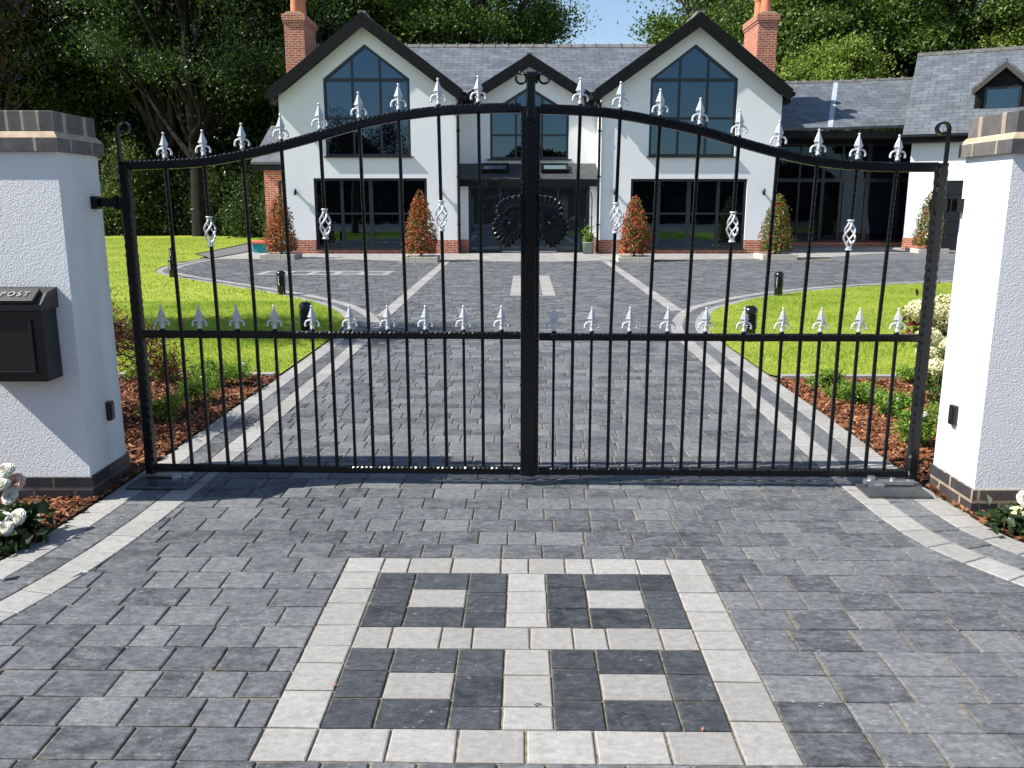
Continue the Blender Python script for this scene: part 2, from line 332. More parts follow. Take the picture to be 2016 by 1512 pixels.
# ================================================================== THE SETTING
def sheet(name, poly, z, mat, uv=False, kind='structure'):
    polys = [[Vector((p[0], p[1], 0)) for p in poly]]; tris = geometry.tessellate_polygon(polys)
    mb = MB().add([(p[0], p[1], z) for p in poly], [tuple(t) for t in tris]); o = mb.build(name, mat, None, uv=uv, fixn=False)
    if o.data.polygons[0].normal.z < 0: o.data.flip_normals()
    if kind: o['kind'] = kind
    return o
sheet('ground', [(-400, -400), (400, -400), (400, 600), (-400, 600)], -.06, M['ground'])
sheet('driveway_base', [(-24, -3.2), (24, -3.2), (24, 25.6), (-24, 25.6)], -.007, M['sand'])
sheet('road', [(-60, -12), (60, -12), (60, -3.2), (-60, -3.2)], -.03, M['asphalt'])
def catmull(pts, step=.12):
    pts = [Vector(p) for p in pts]; out = []
    for i in range(len(pts)-1):
        p0 = pts[max(i-1, 0)]; p1 = pts[i]; p2 = pts[i+1]; p3 = pts[min(i+2, len(pts)-1)]; n = max(2, int((p2-p1).length/step))
        for j in range(n):
            t = j/n; out.append(.5*((2*p1)+(-p0+p2)*t+(2*p0-5*p1+4*p2-p3)*t*t+(-p0+3*p1-3*p2+p3)*t**3))
    out.append(pts[-1]); return out
def offset(line, d):
    o = []
    for i, p in enumerate(line):
        t = (line[min(i+1, len(line)-1)]-line[max(i-1, 0)]).normalized(); o.append(p+Vector((-t.y, t.x))*d)
    return o
LIN = catmull([(-2.75, -.5), (-2.50, 1.2), (-2.22, 2.3), (-1.99, 3.05), (-1.88, 3.5), (-1.81, 4.1), (-1.77, 5.04), (-1.75, 6.35), (-1.71, 8.44), (-1.70, 10.3), (-1.74, 11.2), (-1.93, 12.14), (-2.33, 13.2), (-2.89, 14.25), (-4.07, 15.8), (-5.4, 17.3), (-7.42, 19.58), (-8.17, 20.94), (-8.56, 22.87), (-8.60, 25.2)])
RIN = catmull([(3.6, .6), (2.95, 2.0), (2.45, 2.95), (2.18, 3.38), (2.02, 3.68), (1.93, 4.0), (1.90, 4.6), (1.91, 5.22), (1.94, 6.35), (1.96, 8.66), (2.00, 10.3), (2.10, 11.2), (2.34, 12.2), (2.70, 13.2), (3.20, 14.0), (3.85, 14.85), (4.75, 15.75), (6.45, 16.95), (9.16, 18.05), (12.5, 18.9), (16.5, 19.5), (23, 20)])
# (u,v) frame of the drive, turned slightly from the camera's axis
TH = R(-.8); UX = Vector((math.cos(TH), math.sin(TH))); VX = Vector((-math.sin(TH), math.cos(TH))); O0 = Vector((.04, 2.21)); RH = .1633
def uv2w(u, v): return O0+UX*u+VX*v
class Setts:
    def __init__(s): s.V = []; s.F = []
    def quad(s, c, z=0.0, bev=.005, detail=True, gap=.004, tilt=.0012):
        """block with four top corners c (2-D, ccw); gap is pulled in, top edges chamfered"""
        m = sum(c, Vector((0, 0)))/4; k = []
        for p in c:
            d = p-m; L = d.length; k.append(m+d*(1-gap*1.3/L)+Vector((random.uniform(-.0015, .0015), random.uniform(-.0015, .0015))))
        o = len(s.V); dz = [z+random.uniform(-tilt, tilt) for _ in range(4)]
        if detail:
            ins = [m+(p-m)*(1-bev*1.4/(p-m).length) for p in k]
            s.V += [(p.x, p.y, -.02) for p in k]+[(p.x, p.y, d-bev*.7) for p, d in zip(k, dz)]+[(p.x, p.y, d) for p, d in zip(ins, dz)]
            for a in (0, 4):
                for i in range(4): j = (i+1) % 4; s.F.append((o+a+i, o+a+j, o+a+4+j, o+a+4+i))
            s.F.append((o+8, o+9, o+10, o+11))
        else:
            s.V += [(p.x, p.y, -.02) for p in k]+[(p.x, p.y, d) for p, d in zip(k, dz)]
            for i in range(4): j = (i+1) % 4; s.F.append((o+i, o+j, o+4+j, o+4+i))
            s.F.append((o+4, o+5, o+6, o+7))
    def uv(s, u0, u1, v0, v1, **k): s.quad([uv2w(u0, v0), uv2w(u1, v0), uv2w(u1, v1), uv2w(u0, v1)], **k)
    def build(s, name, mat):
        o = mesh_np(name, np.array(s.V), np.array(s.F), mat); o['kind'] = 'structure'; return o
dark, cream, black = Setts(), Setts(), Setts()
# ladder motifs in the drive: clear the field under them
MOT = [(-.813, .813, 0, 9)]
far_v0 = round((15.05-2.21)/RH); MOT.append((-.26, .56, far_v0, far_v0+26))
lad_v0 = round((19.6-2.21)/RH); MOT.append((-6.2, -3.1, lad_v0, lad_v0+7))
def clipped(u0, u1, row):
    segs = [(u0, u1)]
    for a, b, r0, r1 in MOT:
        if r0 <= row < r1: segs = [q for s0, s1 in segs for q in ((s0, min(s1, a)), (max(s0, b), s1)) if q[1]-q[0] > .02]
    return segs
def xat(line, y):
    for a, b in zip(line, line[1:]):
        if a.y <= y <= b.y: return a.x+(b.x-a.x)*(y-a.y)/max(b.y-a.y, 1e-6)
    return line[0].x if y < line[0].y else line[-1].x
row = -32
while True:
    v0 = row*RH; y = uv2w(0, v0).y
    if y > 24.9: break
    xl = xat(LIN, y)-.22; xr = min(xat(RIN, y)+.22, 23) if y < 20 else 22
    if y > 10.5: xl = min(xl, xat(LIN, y+.2)-.3); 
    u = xl-random.uniform(0, .2)
    for s0, s1 in clipped(u, xr, row):
        u = s0+(0 if s0 == u else 0)
        while u < s1-.001:
            u2 = u+random.choice((.14, .19, .19, .235, .235))
            if s1-u2 < .085: u2 = s1 if s1-u < .27 else (u+s1)/2
            dark.uv(u, u2, v0, v0+RH, detail=y < 9, bev=.004 if y < 5 else .006, gap=.0042 if y < 10 else .005, tilt=.0015 if y < 12 else .004); u = u2
    row += 1
# near motif, a house-like window pattern in cream and near-black setts
U0, U1 = -.813, .813; CW = .170
def seq(sett, start, end, lens, v0, v1, vertical=False, a=None, b=None):
    tot = sum(lens); p = start
    for q in lens:
        p2 = p+(end-start)*q/tot
        if vertical: sett.uv(a, b, p, p2, bev=.004)
        else: sett.uv(p, p2, v0, v1, bev=.004)
        p = p2
seq(cream, U0, U0+CW, [1], 0, RH); seq(cream, U0+CW, U1-CW, [1.05, .97, .96, .97, 1.02, .98], 0, RH)
seq(cream, RH, 9*RH, [.19, .16, .11, .14, .17, .12, .15, .14], 0, 0, True, U0, U0+CW)
seq(cream, 0, 9*RH, [.19, .2, .19, .12, .14, .15, .15, .15], 0, 0, True, U1-CW, U1)
ui0, ui1 = U0+CW, U1-CW
seq(cream, ui0, ui1, [.115, .19, .215, .12, .16, .12, .2, .13], 8*RH, 9*RH)
seq(cream, ui0, ui1, [.15, .21, .13, .24, .18, .14, .225, .145], 4*RH, 5*RH)
for base in (1, 5):
    v0 = base*RH; x = ui0
    for k_, (wd, lst, mt) in enumerate([(.165, [1, 1, .9], 'd'), (.235, [1, 1, 1], 'w'), (.168, [.75, 1.1, 1.15], 'd'), (.165, [.8, 1.25, 1.15], 'c'), (.165, [1, 1.2, .8], 'd'), (.235, [1, 1, 1], 'w'), (.10+.0, [1, 1, 1], 'e')]):
        if mt == 'e': wd = ui1-x
        p = v0
        for i, q in enumerate(lst):
            p2 = p+3*RH*q/sum(lst); s_ = cream if mt == 'c' or (mt == 'w' and i == 1) else black
            s_.uv(x, x+wd, p, p2, bev=.004); p = p2
        x += wd
# far ladder motif and the sideways one on the forecourt
a, b, r0, r1 = MOT[1]
for c0, c1 in ((a, a+.24), (b-.24, b)):
    k_ = r0
    while k_ < r1: cream.uv(c0, c1, k_*RH, min(k_+1.5, r1)*RH, detail=False); k_ += 1.5
k_ = r0; tg = 0
while k_ < r1:
    hgt = .7 if tg % 2 == 0 else 2.45; (cream if tg % 2 == 0 else dark).uv(a+.24, b-.24, k_*RH, min(k_+hgt, r1)*RH, detail=False); k_ += hgt; tg += 1
a, b, r0, r1 = MOT[2]
for c0, c1 in ((r0, r0+1.4), (r1-1.4, r1)):
    x = a
    while x < b-.01: cream.uv(x, min(x+.24, b), c0*RH, c1*RH, detail=False); x += .24
x = a; tg = 0
while x < b-.01:
    wd = .16 if tg % 2 == 0 else .42; (cream if tg % 2 == 0 else dark).uv(x, min(x+wd, b), (r0+1.4)*RH, (r1-1.4)*RH, detail=False); x += wd; tg += 1
# triple kerb bands: cream, slate, cream, following each side
def band(line, d0, d1, sett, ln, z, phase=0.0):
    acc = -phase; start = 0; A = offset(line, d0); B = offset(line, d1); i0 = 0
    tgt = ln*random.uniform(.9, 1.1)
    for i in range(1, len(line)):
        acc += (line[i]-line[i-1]).length
        if acc >= tgt or i == len(line)-1:
            q = [A[i0], A[i], B[i], B[i0]]
            if d1 > d0: q = q
            else: q = [B[i0], B[i], A[i], A[i0]]
            sett.quad(q, z=z, bev=.004, detail=line[i].y < 9, gap=.003); i0 = i; acc = 0; tgt = ln*random.uniform(.85, 1.15)
def fine(line, st=.02):
    o = [line[0]]
    for p in line[1:]:
        n = max(1, int((p-o[-1]).length/st)); q = o[-1]; o += [q.lerp(p, (j+1)/n) for j in range(n)]
    return o
bdark, bcream = Setts(), Setts()
for ln_, sg in ((fine(LIN), 1), (fine(RIN), -1)):
    for k_, st in enumerate((bcream, bdark, bcream)):
        band(ln_, sg*k_*.157, sg*(k_+1)*.157, st, .235 if k_ == 1 else .20, .005, k_*.07)
    # mortar haunching under the bands
for X in (-1.86, 2.50):
    band(fine([Vector((X, 12.2 if X < 0 else 12.9)), Vector((X+(0.02 if X < 0 else .16), 24.5))]), -.1, .1, bcream, .25, .006)
dark.build('driveway', M['sett_dark']); cream.build('driveway_motif', M['sett_cream']); black.build('driveway_motif', M['sett_black'])
bdark.build('kerb_band', M['sett_dark']); 
# pale arc in front of the house, and the patio behind it
ARC = catmull([(-8.8, 25.2), (-5, 25.0), (-3.0, 24.3), (-1.2, 24.35), (.6, 23.95), (2.2, 24.35), (3.4, 24.9), (6.5, 25.0), (9.5, 26.0), (12, 28.0), (15, 28.4), (22, 28.4)], .4)
band(fine(ARC, .05), 0, .17, bcream, .25, .006); bcream.build('kerb_band', M['sett_cream'])
sheet('patio', [tuple(p) for p in ARC]+[(22, 34.6), (-8.3, 34.6), (-8.8, 31)], .003, M['patio'], uv=True)
fc = Setts()
for k_ in range(12):                                    # more slate setts right of the arc up to the right wing
    pass
sheet('forecourt_edge', [(9.3, 24.8), (23.5, 24.8), (23.5, 28.35), (12.2, 28.2), (9.6, 26.2)], .0005, M['asphalt'])
LOUT = offset(LIN, .471+.008); ROUT = offset(RIN, -.471-.008)
sheet('path', [(-8.9, 25.3), (-8.9, 35), (-10.6, 34.8), (-10.2, 30), (-10.1, 27.6), (-9.2, 26.0)], .012, M['asphalt'])
# lawns
YB = 7.95
lawnL = [(-2.20, YB)]+[tuple(p) for p in LOUT if YB < p.y < 25 and p.x > -9.2]+[(-9.3, 26.0), (-10.2, 27.6), (-10.3, 30), (-10.8, 35.5), (-14, 62), (-60, 62), (-60, YB)]
lawnR = [(2.47, YB-.1)]+[tuple(p) for p in ROUT if YB-.1 < p.y and p.x < 22.5]+[(23.5, 19.4), (60, 19.4), (60, YB-.1)]
sheet('lawn', lawnL, .018, M['lawn_soil']); sheet('lawn', lawnR, .018, M['lawn_soil'])
def inside(px, py, poly):
    poly = np.array(poly); r = np.zeros(len(px), bool); j = len(poly)-1
    for i in range(len(poly)):
        xi, yi = poly[i]; xj, yj = poly[j]
        c = ((yi > py) != (yj > py)) & (px < (xj-xi)*(py-yi)/(yj-yi+1e-12)+xi); r ^= c; j = i
    return r
def grass(name, poly, box, n, h, wd, label):
    x = rng.uniform(box[0], box[1], n); y = rng.uniform(box[2], box[3], n); k = inside(x, y, poly); x, y = x[k], y[k]; n = len(x)
    patch = .75+.5*np.sin(x*2.1+np.sin(y*1.7)*2)*np.sin(y*1.3+x*.6)
    hh = h*rng.uniform(.5, 1.3, n)*patch.clip(.5, 1.3); a = rng.uniform(0, 6.28, n); ln = rng.uniform(.1, .8, n)*hh; la = rng.uniform(0, 6.28, n)
    dx, dy = np.cos(a)*wd/2, np.sin(a)*wd/2; tx, ty = x+np.cos(la)*ln, y+np.sin(la)*ln
    z0 = np.full(n, .016); V = np.stack([np.stack([x-dx, y-dy, z0], 1), np.stack([x+dx, y+dy, z0], 1), np.stack([tx, ty, z0+hh], 1)], 1).reshape(-1, 3)
    o = mesh_np(name, V, np.arange(3*n).reshape(n, 3), M['grass']); return tag(o, label, 'grass', kind='stuff')
grass('grass', lawnL, (-9, -1.9, YB, 14), 130000, .045, .006, 'short bright green grass of the near left lawn')
grass('grass', lawnL, (-22, -3, 13.5, 40), 130000, .05, .014, 'short sunlit grass of the lawn running back to the wood')
grass('grass', lawnR, (2.2, 9, YB-.1, 18.5), 120000, .045, .007, 'short bright green grass of the right lawn')
# mulch beds behind and in front of the piers
bedL = [(-2.22, 3.2), (-2.24, 4.9)]+[tuple(p) for p in LOUT if 4.95 < p.y < 7.8]+[(-2.20, 7.85), (-6, 7.85), (-6, 3.0)]
bedL = [(-6, 1.2)]+[(p.x-.0, p.y) for p in LOUT if 1.2 < p.y < 7.84]+[(-6, 7.84)]
bedR = [(6.5, 1.5)]+[(p.x, p.y) for p in ROUT if 1.5 < p.y < 7.74]+[(6.5, 7.74)]
sheet('flower_bed', bedL, .010, M['soil']); sheet('flower_bed', bedR, .010, M['soil'])
def mulch(poly, box, n, label):
    x = rng.uniform(box[0], box[1], n); y = rng.uniform(box[2], box[3], n); k = inside(x, y, poly); x, y = x[k], y[k]; n = len(x)
    L = rng.uniform(.012, .038, n); W = rng.uniform(.005, .014, n); T = rng.uniform(.002, .006, n)
    az = rng.uniform(0, 6.28, n); ti = rng.normal(0, .35, n); z = .012+rng.uniform(0, .013, n)
    d = np.stack([np.cos(az)*np.cos(ti), np.sin(az)*np.cos(ti), np.sin(ti)], 1); s = np.stack([-np.sin(az), np.cos(az), rng.normal(0, .4, n)], 1)
    s /= np.linalg.norm(s, axis=1)[:, None]; u = np.cross(d, s); C = np.stack([x, y, z], 1); vs = []
    for a, b, c in ((-1,-1,-1),(1,-.6,-1),(1,.6,-1),(-1,1,-1),(-1,-1,1),(1,-.6,1),(1,.6,1),(-1,1,1)):
        vs.append(C+d*(a*L)[:, None]+s*(b*W)[:, None]+u*(c*T)[:, None])
    V = np.stack(vs, 1).reshape(-1, 3); q = np.array([(0,3,2,1),(4,5,6,7),(0,1,5,4),(1,2,6,5),(2,3,7,6),(3,0,4,7)])
    F = (np.arange(n)[:, None, None]*8+q[None]).reshape(-1, 4); tag(mesh_np('bark_mulch', V, F, M['chip']), label, 'mulch', kind='stuff')
mulch(bedL, (-6, -1.9, 1.2, 7.84), 46000, 'reddish bark mulch covering the left flower bed')
mulch(bedR, (2.1, 6.5, 1.5, 7.74), 46000, 'reddish bark mulch covering the right flower bed')
kb = MB(); kb.box((-6, 7.84, -.02), (-2.24, 7.93, .035)); kb.build('lawn_edging', M['sett_cream'])['kind'] = 'structure'
kb = MB(); kb.box((2.50, 7.745, -.02), (6.5, 7.83, .035)); kb.build('lawn_edging', M['sett_cream'])['kind'] = 'structure'
# ================================================================== HOUSE
H = thing('house', 'large white rendered house with three black-edged gables and slate roofs', 'house', (0, 0, 0))
def flip(poly): return poly
for (side, x0, x1, xc, zpk, win_u, bars_u, win_l, bars_l, sill) in (
    ('l', -7.32, -1.76, -4.58, 6.95,
     [(-5.90, 3.05), (-3.20, 3.05), (-3.20, 5.40), (-4.57, 6.42), (-5.90, 5.40)],
     [((-5.0, 3.05), (-5.0, 6.08)), ((-4.13, 3.05), (-4.13, 6.08)), ((-5.9, 5.37), (-3.2, 5.37), .10), ((-5.9, 4.22), (-3.2, 4.22), .075)],
     [(-6.34, .16), (-2.72, .16), (-2.72, 2.38), (-6.34, 2.38)],
     [((-5.46, .16), (-5.46, 2.38), .10), ((-4.53, .16), (-4.53, 2.38), .13), ((-3.60, .16), (-3.60, 2.38), .10), ((-6.34, 1.27), (-2.72, 1.27), .06)], None),
    ('r', 2.82, 8.47, 5.75, 6.95,
     [(4.33, 3.05), (7.06, 3.05), (7.06, 5.40), (5.70, 6.42), (4.33, 5.40)],
     [((5.25, 3.05), (5.25, 6.08)), ((6.13, 3.05), (6.13, 6.08)), ((4.33, 5.37), (7.06, 5.37), .10), ((4.33, 4.22), (7.06, 4.22), .075)],
     [(3.80, .16), (7.52, .16), (7.52, 2.36), (3.80, 2.36)],
     [((4.72, .16), (4.72, 2.36), .10), ((5.68, .16), (5.68, 2.36), .13), ((6.62, .16), (6.62, 2.36), .10), ((3.8, 1.27), (7.52, 1.27), .06)], None)):
    Y = 28.0
    mb = MB(); zE = 4.85 if side == 'l' else 4.85
    outer = [(x0, .43), (win_l[0][0], .43), (win_l[0][0], win_l[2][1]), (win_l[1][0], win_l[2][1]), (win_l[1][0], .43), (x1, .43), (x1, zE), (xc, zpk), (x0, zE)]
    wall_holes(mb, outer, [win_u], Y)
    for xx in (win_l[0][0], win_l[1][0]): mb.add([(xx, Y, .43), (xx, Y+.13, .43), (xx, Y+.13, win_l[2][1]), (xx, Y, win_l[2][1])], [(0,1,2,3)])
    mb.add([(win_l[0][0], Y, win_l[2][1]), (win_l[1][0], Y, win_l[2][1]), (win_l[1][0], Y+.13, win_l[2][1]), (win_l[0][0], Y+.13, win_l[2][1])], [(0,1,2,3)])
    for xx in (x0, x1): mb.add([(xx, Y, .43), (xx, 33.2, .43), (xx, 33.2, zE), (xx, Y, zE)], [(0,1,2,3)])
    mb.build('wall', M['render'], H, uv=True, fixn=False)
    pl = MB(); k_ = .025
    for a, b in ((x0-k_, win_l[0][0]), (win_l[1][0], x1+k_)): pl.box((a, Y-k_, -.05), (b, Y+.15, .43))
    pl.box((win_l[0][0], Y-k_+.003, -.05), (win_l[1][0], Y+.15, .155)); pl.box((x0-k_, Y+.15, -.05), (x0+.1, 33.2, .43)); pl.box((x1-.1, Y+.15, -.05), (x1+k_, 33.2, .43))
    pl.build('plinth', M['red_brick'], H, uv=True)
    window(H, win_u, bars_u, Y, sill=(win_u[0][0]-.06, win_u[1][0]+.07, 3.05)); window(H, win_l, bars_l, Y, sill=(win_l[0][0]+.002, win_l[1][0]-.002, .16))
    # roof of the gable, barge boards
    ze = 5.06; hl = xc-(x0-.24); hr = (x1+.22)-xc; zp = 7.30; rf = MB()
    slab(rf, [(xc, 27.70, zp), (xc-hl, 27.70, ze), (xc-hl, 33.3, ze), (xc, 33.3, zp)], .10); slab(rf, [(xc, 27.70, zp), (xc+hr, 27.70, ze), (xc+hr, 33.3, ze), (xc, 33.3, zp)], .10)
    r_ = rf.build('roof', M['slate'], H, uv=True)
    bb = MB(); t = .10; dz = .34
    for s_, hw in ((-1, hl), (1, hr)):
        pts = [(xc, zp-.015), (xc+s_*hw, ze-.015), (xc+s_*hw, ze-t-.16), (xc+s_*(hw-.14), ze-t-dz+.12), (xc, zp-t-dz)]
        bb.prism(pts, 27.655, 27.695, 1)
        q = [(xc, zp-t-.03), (xc+s_*hw, ze-t-.03), (xc+s_*hw, ze-t-.10), (xc, zp-t-.10)]; bb.prism(q, 27.70, 28.0, 1)
    bb.build('bargeboard', M['fascia'], H)
    rd = MB()
    for i in range(11): rd.box((xc-.12, 27.70+i*.45, zp-.05), (xc+.12, 27.70+i*.45+.43, zp+.03+(.015 if i % 2 else 0)))
    rd.build('ridge_tile', M['ridge'], r_)
    for s_, hw in ((-1, hl), (1, hr)):
        gt = MB(); gx = xc+s_*(hw+.05); gt.box((gx-.06, 27.78, ze-.20), (gx+.06, 33.0, ze-.08)); gt.box((gx-.03-s_*.1, 27.79, ze-.42), (gx+.03-s_*.1, 28.4, ze-.14))
        gt.build('gutter', M['fascia'], H)
# centre gable
Yc = 29.5; mb = MB(); wc = [(-.73, 3.04), (1.89, 3.04), (1.89, 4.58), (.56, 5.36), (-.73, 4.58)]
wall_holes(mb, [(-1.76, 2.3), (2.82, 2.3), (2.82, 5.0), (2.45, 4.98), (.55, 6.0), (-1.35, 4.98), (-1.76, 5.0)], [wc], Yc); mb.build('wall', M['render'], H, uv=True, fixn=False)
window(H, wc, [((.13, 3.04), (.13, 5.12)), ((1.0, 3.04), (1.0, 5.12)), ((-.73, 4.56), (1.89, 4.56), .09), ((-.73, 3.82), (1.89, 3.82), .06)], Yc, sill=(-.83, 1.99, 3.04))
rf = MB(); zp, ze, hw, xc = 6.34, 5.00, 2.22, .57
for s_ in (-1, 1): slab(rf, [(xc, 29.2, zp), (xc+s_*hw, 29.2, ze), (xc+s_*hw, 33.0, ze), (xc, 33.0, zp)], .08)
rc = rf.build('roof', M['slate'], H, uv=True)
rd = MB()
for i in range(7): rd.box((xc-.11, 29.2+i*.4, zp-.05), (xc+.11, 29.2+i*.4+.38, zp+.03))
rd.build('ridge_tile', M['ridge'], rc)
bb = MB()
for s_ in (-1, 1): bb.prism([(xc, zp-.012), (xc+s_*hw, ze-.012), (xc+s_*hw, ze-.34), (xc+s_*(hw-.40), ze-.34), (xc+s_*(hw-.40), ze-.15), (xc, zp-.42)], 29.15, 29.195, 1); bb.prism([(xc+s_*(hw-.40), ze-.343), (xc+s_*hw, ze-.343), (xc+s_*hw, ze-.10), (xc+s_*(hw-.40), ze-.10)], 29.27, 29.5, 1)
bb.build('bargeboard', M['fascia'], H)
# main roof
rf = MB(); slab(rf, [(-7.5, 29.25, 4.95), (-1.65, 29.25, 4.95), (-1.65, 33.0, 7.20), (-7.5, 33.0, 7.20)], .12); slab(rf, [(2.79, 29.25, 4.95), (8.7, 29.25, 4.95), (8.7, 33.0, 7.20), (2.79, 33.0, 7.20)], .12)
slab(rf, [(-1.65, 29.33, 4.998), (.57, 31.57, 6.342), (.57, 33.0, 7.20), (-1.65, 33.0, 7.20)], .12); slab(rf, [(2.79, 29.33, 4.998), (.57, 31.57, 6.342), (.57, 33.0, 7.20), (2.79, 33.0, 7.20)], .12); slab(rf, [(-7.5, 36.7, 4.95), (8.7, 36.7, 4.95), (8.7, 33.0, 7.20), (-7.5, 33.0, 7.20)], .12)
rm = rf.build('roof', M['slate'], H, uv=True)
rd = MB(); x = -7.5
while x < 8.6:
    rd.prism([(32.87, 7.14), (33.13, 7.14), (33.06, 7.26), (32.94, 7.26)], x, x+.44, 0); rd.prism([(32.86, 7.14), (33.14, 7.14), (33.07, 7.30), (32.93, 7.30)], x+.40, x+.45, 0); x += .46
rd.build('ridge_tile', M['ridge'], rm)
mb = MB(); mb.box((-7.3, 36.0, 0), (8.45, 36.3, 4.9)); mb.box((-7.3, 33.2, 0), (-7.2, 36, 4.9)); mb.box((8.35, 33.2, 0), (8.45, 36, 4.9))
mb.prism([(29.6, 4.85), (36.4, 4.85), (33.0, 7.0)], -7.28, -7.2, 0); mb.prism([(29.6, 4.85), (36.4, 4.85), (33.0, 7.0)], 8.36, 8.44, 0); mb.build('wall', M['render'], H)
# porch
po = MB(); slab(po, [(-1.75, 29.48, 2.90), (2.81, 29.48, 2.90), (2.81, 28.22, 2.36), (-1.75, 28.22, 2.36)], .08); pr = po.build('porch_roof', M['slate_small'], H, uv=True)
for xa in (-.98, .98):
    nrm = Vector((0, -.54, 1.26)).normalized(); mt = Matrix.Translation((xa+.42, 28.92, 2.66+.03)) @ Matrix.Rotation(math.atan2(.54, 1.26), 4, 'X')
    rl = MB(); 
    for a, b in (((-.46, -.30, 0), (-.38, .30, .10)), ((.38, -.30, 0), (.46, .30, .10)), ((-.38, -.30, 0), (.38, -.22, .098)), ((-.38, .22, 0), (.38, .30, .098))): rl.box(a, b, mt)
    f_ = rl.build('rooflight', M['fascia'], pr); MB().box((-.38, -.22, .04), (.38, .22, .06), mt).build('pane', M['sky_pane'], f_)
MB().box((-1.755, 28.18, 2.13), (2.815, 28.24, 2.31)).build('fascia', M['fascia'], H)
for a, b in ((-1.755, -1.42), (2.53, 2.815)):
    MB().box((a, 28.46, .43), (b, 28.6, 2.2)).build('wall', M['render'], H); MB().box((a, 28.44, -.05), (b, 28.6, .43)).build('plinth', M['red_brick'], H, uv=True)
window(H, [(-1.42, .03), (2.53, .03), (2.53, 2.15), (-1.42, 2.15)], [((-.38, .03), (-.38, 2.15), .07), ((1.50, .03), (1.50, 2.15), .07), ((.56, .03), (.56, 2.15), .05)], 28.40, gl='glass_porch', name='glazed_screen')
MB().box((-.34, 28.38, .03), (1.46, 28.45, .06)).build('threshold', M['steel'], H)
for i, X in enumerate((-1.70, 2.76)):
    d_ = MB().tube([(X, 27.94, 4.62), (X, 27.94, 0.02)], .042, 8)
    for z in (.9, 2.4, 3.8): d_.box((X-.06, 27.90, z), (X+.06, 28.0, z+.05))
    d_.tube([(X-(.12 if i else -.12), 27.85, 4.85), (X, 27.94, 4.60)], .042, 8); d_.build('downpipe', M['fascia'], H)
for px in (583, 869, 1210, 1502):
    c = P(px, 378, 28.0); l_ = MB(); l_.lathe([(0, -.10), (.045, -.10), (.045, .10), (0, .10)], 12, (c.x, 27.87, c.z)); l_.box((c.x-.02, 27.9, c.z-.04), (c.x+.02, 28.0, c.z+.04)); l_.build('wall_lamp', M['plastic'], H)
# chimneys
for (xa, xb, zb) in ((-7.78, -7.10, 3.0), (8.40, 9.06, 3.0)):
    c = MB(); c.box((xa, 31.0, zb), (xb, 32.8, 7.62)); c.box((xa-.03, 30.97, 7.62), (xb+.03, 32.83, 7.70)); c.box((xa-.06, 30.94, 7.70), (xb+.06, 32.86, 7.90)); ch = c.build('chimney', M['red_brick'], H, uv=True)
    MB().prism([(xa, 7.90), (xb, 7.90), (xb-.1, 7.98), (xa+.1, 7.98)], 31.0, 32.8, 1).build('flaunching', M['mortar'], ch)
    for j, yy in enumerate((31.4, 32.2)):
        MB().lathe([(.19, 7.94), (.16, 8.5), (.155, 8.52), (.19, 8.55), (.19, 8.62), (.13, 8.62), (.12, 8.3)], 16, ((xa+xb)/2, yy, 0)).build('chimney_pot', M['terracotta'], ch)
# brick annex on the left
an = MB(); an.box((-8.62, 30.5, 0), (-7.28, 33.0, 2.76)); an.prism([(30.5, 2.76), (33.0, 2.76), (33.0, 4.1)], -8.62, -7.3, 0); an.build('annex_wall', M['red_brick'], H, uv=True)
af = MB(); slab(af, [(-8.95, 30.15, 2.98), (-7.25, 30.15, 2.98), (-7.25, 33.0, 4.42), (-8.95, 33.0, 4.42)], .09); af.build('annex_roof', M['slate'], H, uv=True)
MB().box((-8.93, 30.18, 2.70), (-7.3, 30.24, 2.88)).build('fascia', M['fascia'], H)
window(H, [(-8.12, .9), (-7.6, .9), (-7.6, 2.35), (-8.12, 2.35)], [], 30.42)
# low right wing with dark glazing
e0, e1, e2 = P(1500, 252, 31.0), P(1634, 251, 31.0), P(1830, 244, 31.0); g0, g1, g2 = P(1500, 164, 34.6), P(1646, 161, 34.6), P(1850, 152, 34.6)
wr = MB(); slab(wr, [e0, e1, g1, g0], .1); slab(wr, [e1, e2, g2, g1], .1); wrf = wr.build('wing_roof', M['slate'], H, uv=True)
rd = MB(); nr = 17
for i in range(nr):
    for (ta, tb, hh) in ((i/nr, (i+.92)/nr, .05), ((i+.86)/nr, (i+.97)/nr, .085)):
        pa, pb = [g0.lerp(g1, q*2) if q < .5 else g1.lerp(g2, q*2-1) for q in (ta, tb)]
        rd.prism([(pa.y-.1, pa.z-.03), (pa.y+.1, pa.z-.03), (pa.y+.07, pa.z+hh), (pa.y-.07, pa.z+hh)], pa.x, pb.x, 0)
rd.build('ridge_tile', M['ridge'], wrf)
q = MB(); slab(q, [e1+Vector((-.09, -.03, .015)), e1+Vector((.09, -.03, .015)), g1+Vector((.09, 0, .015)), g1+Vector((-.09, 0, .015))], .03); q.build('valley_flashing', M['lead'], wrf)
MB().box((8.47, 31.02, e1.z-.36), (14.2, 31.10, e1.z-.105)).build('fascia', M['fascia'], H); MB().box((8.47, 31.1, e1.z-.36), (14.2, 33.2, e1.z-.33)).build('soffit', M['fascia'], H)
gl = [(8.5, .14), (15.4, .14), (15.4, 3.8), (8.5, 3.8)]
window(H, gl, [((x, .14), (x, 3.8), w_) for x, w_ in ((9.6, .06), (10.9, .07), (11.8, .12), (12.5, .10), (13.5, .16), (14.7, .08))]+[((8.5, 2.45), (15.4, 2.45), .13)], 33.2, gl='glass_dark', name='glazed_wall')
MB().box((8.45, 33.16, -.05), (15.4, 33.4, .14)).build('plinth', M['red_brick'], H, uv=True)
MB().box((8.45, 33.34, .14), (15.4, 36.5, 3.9)).build('wall', M['fascia'], H)
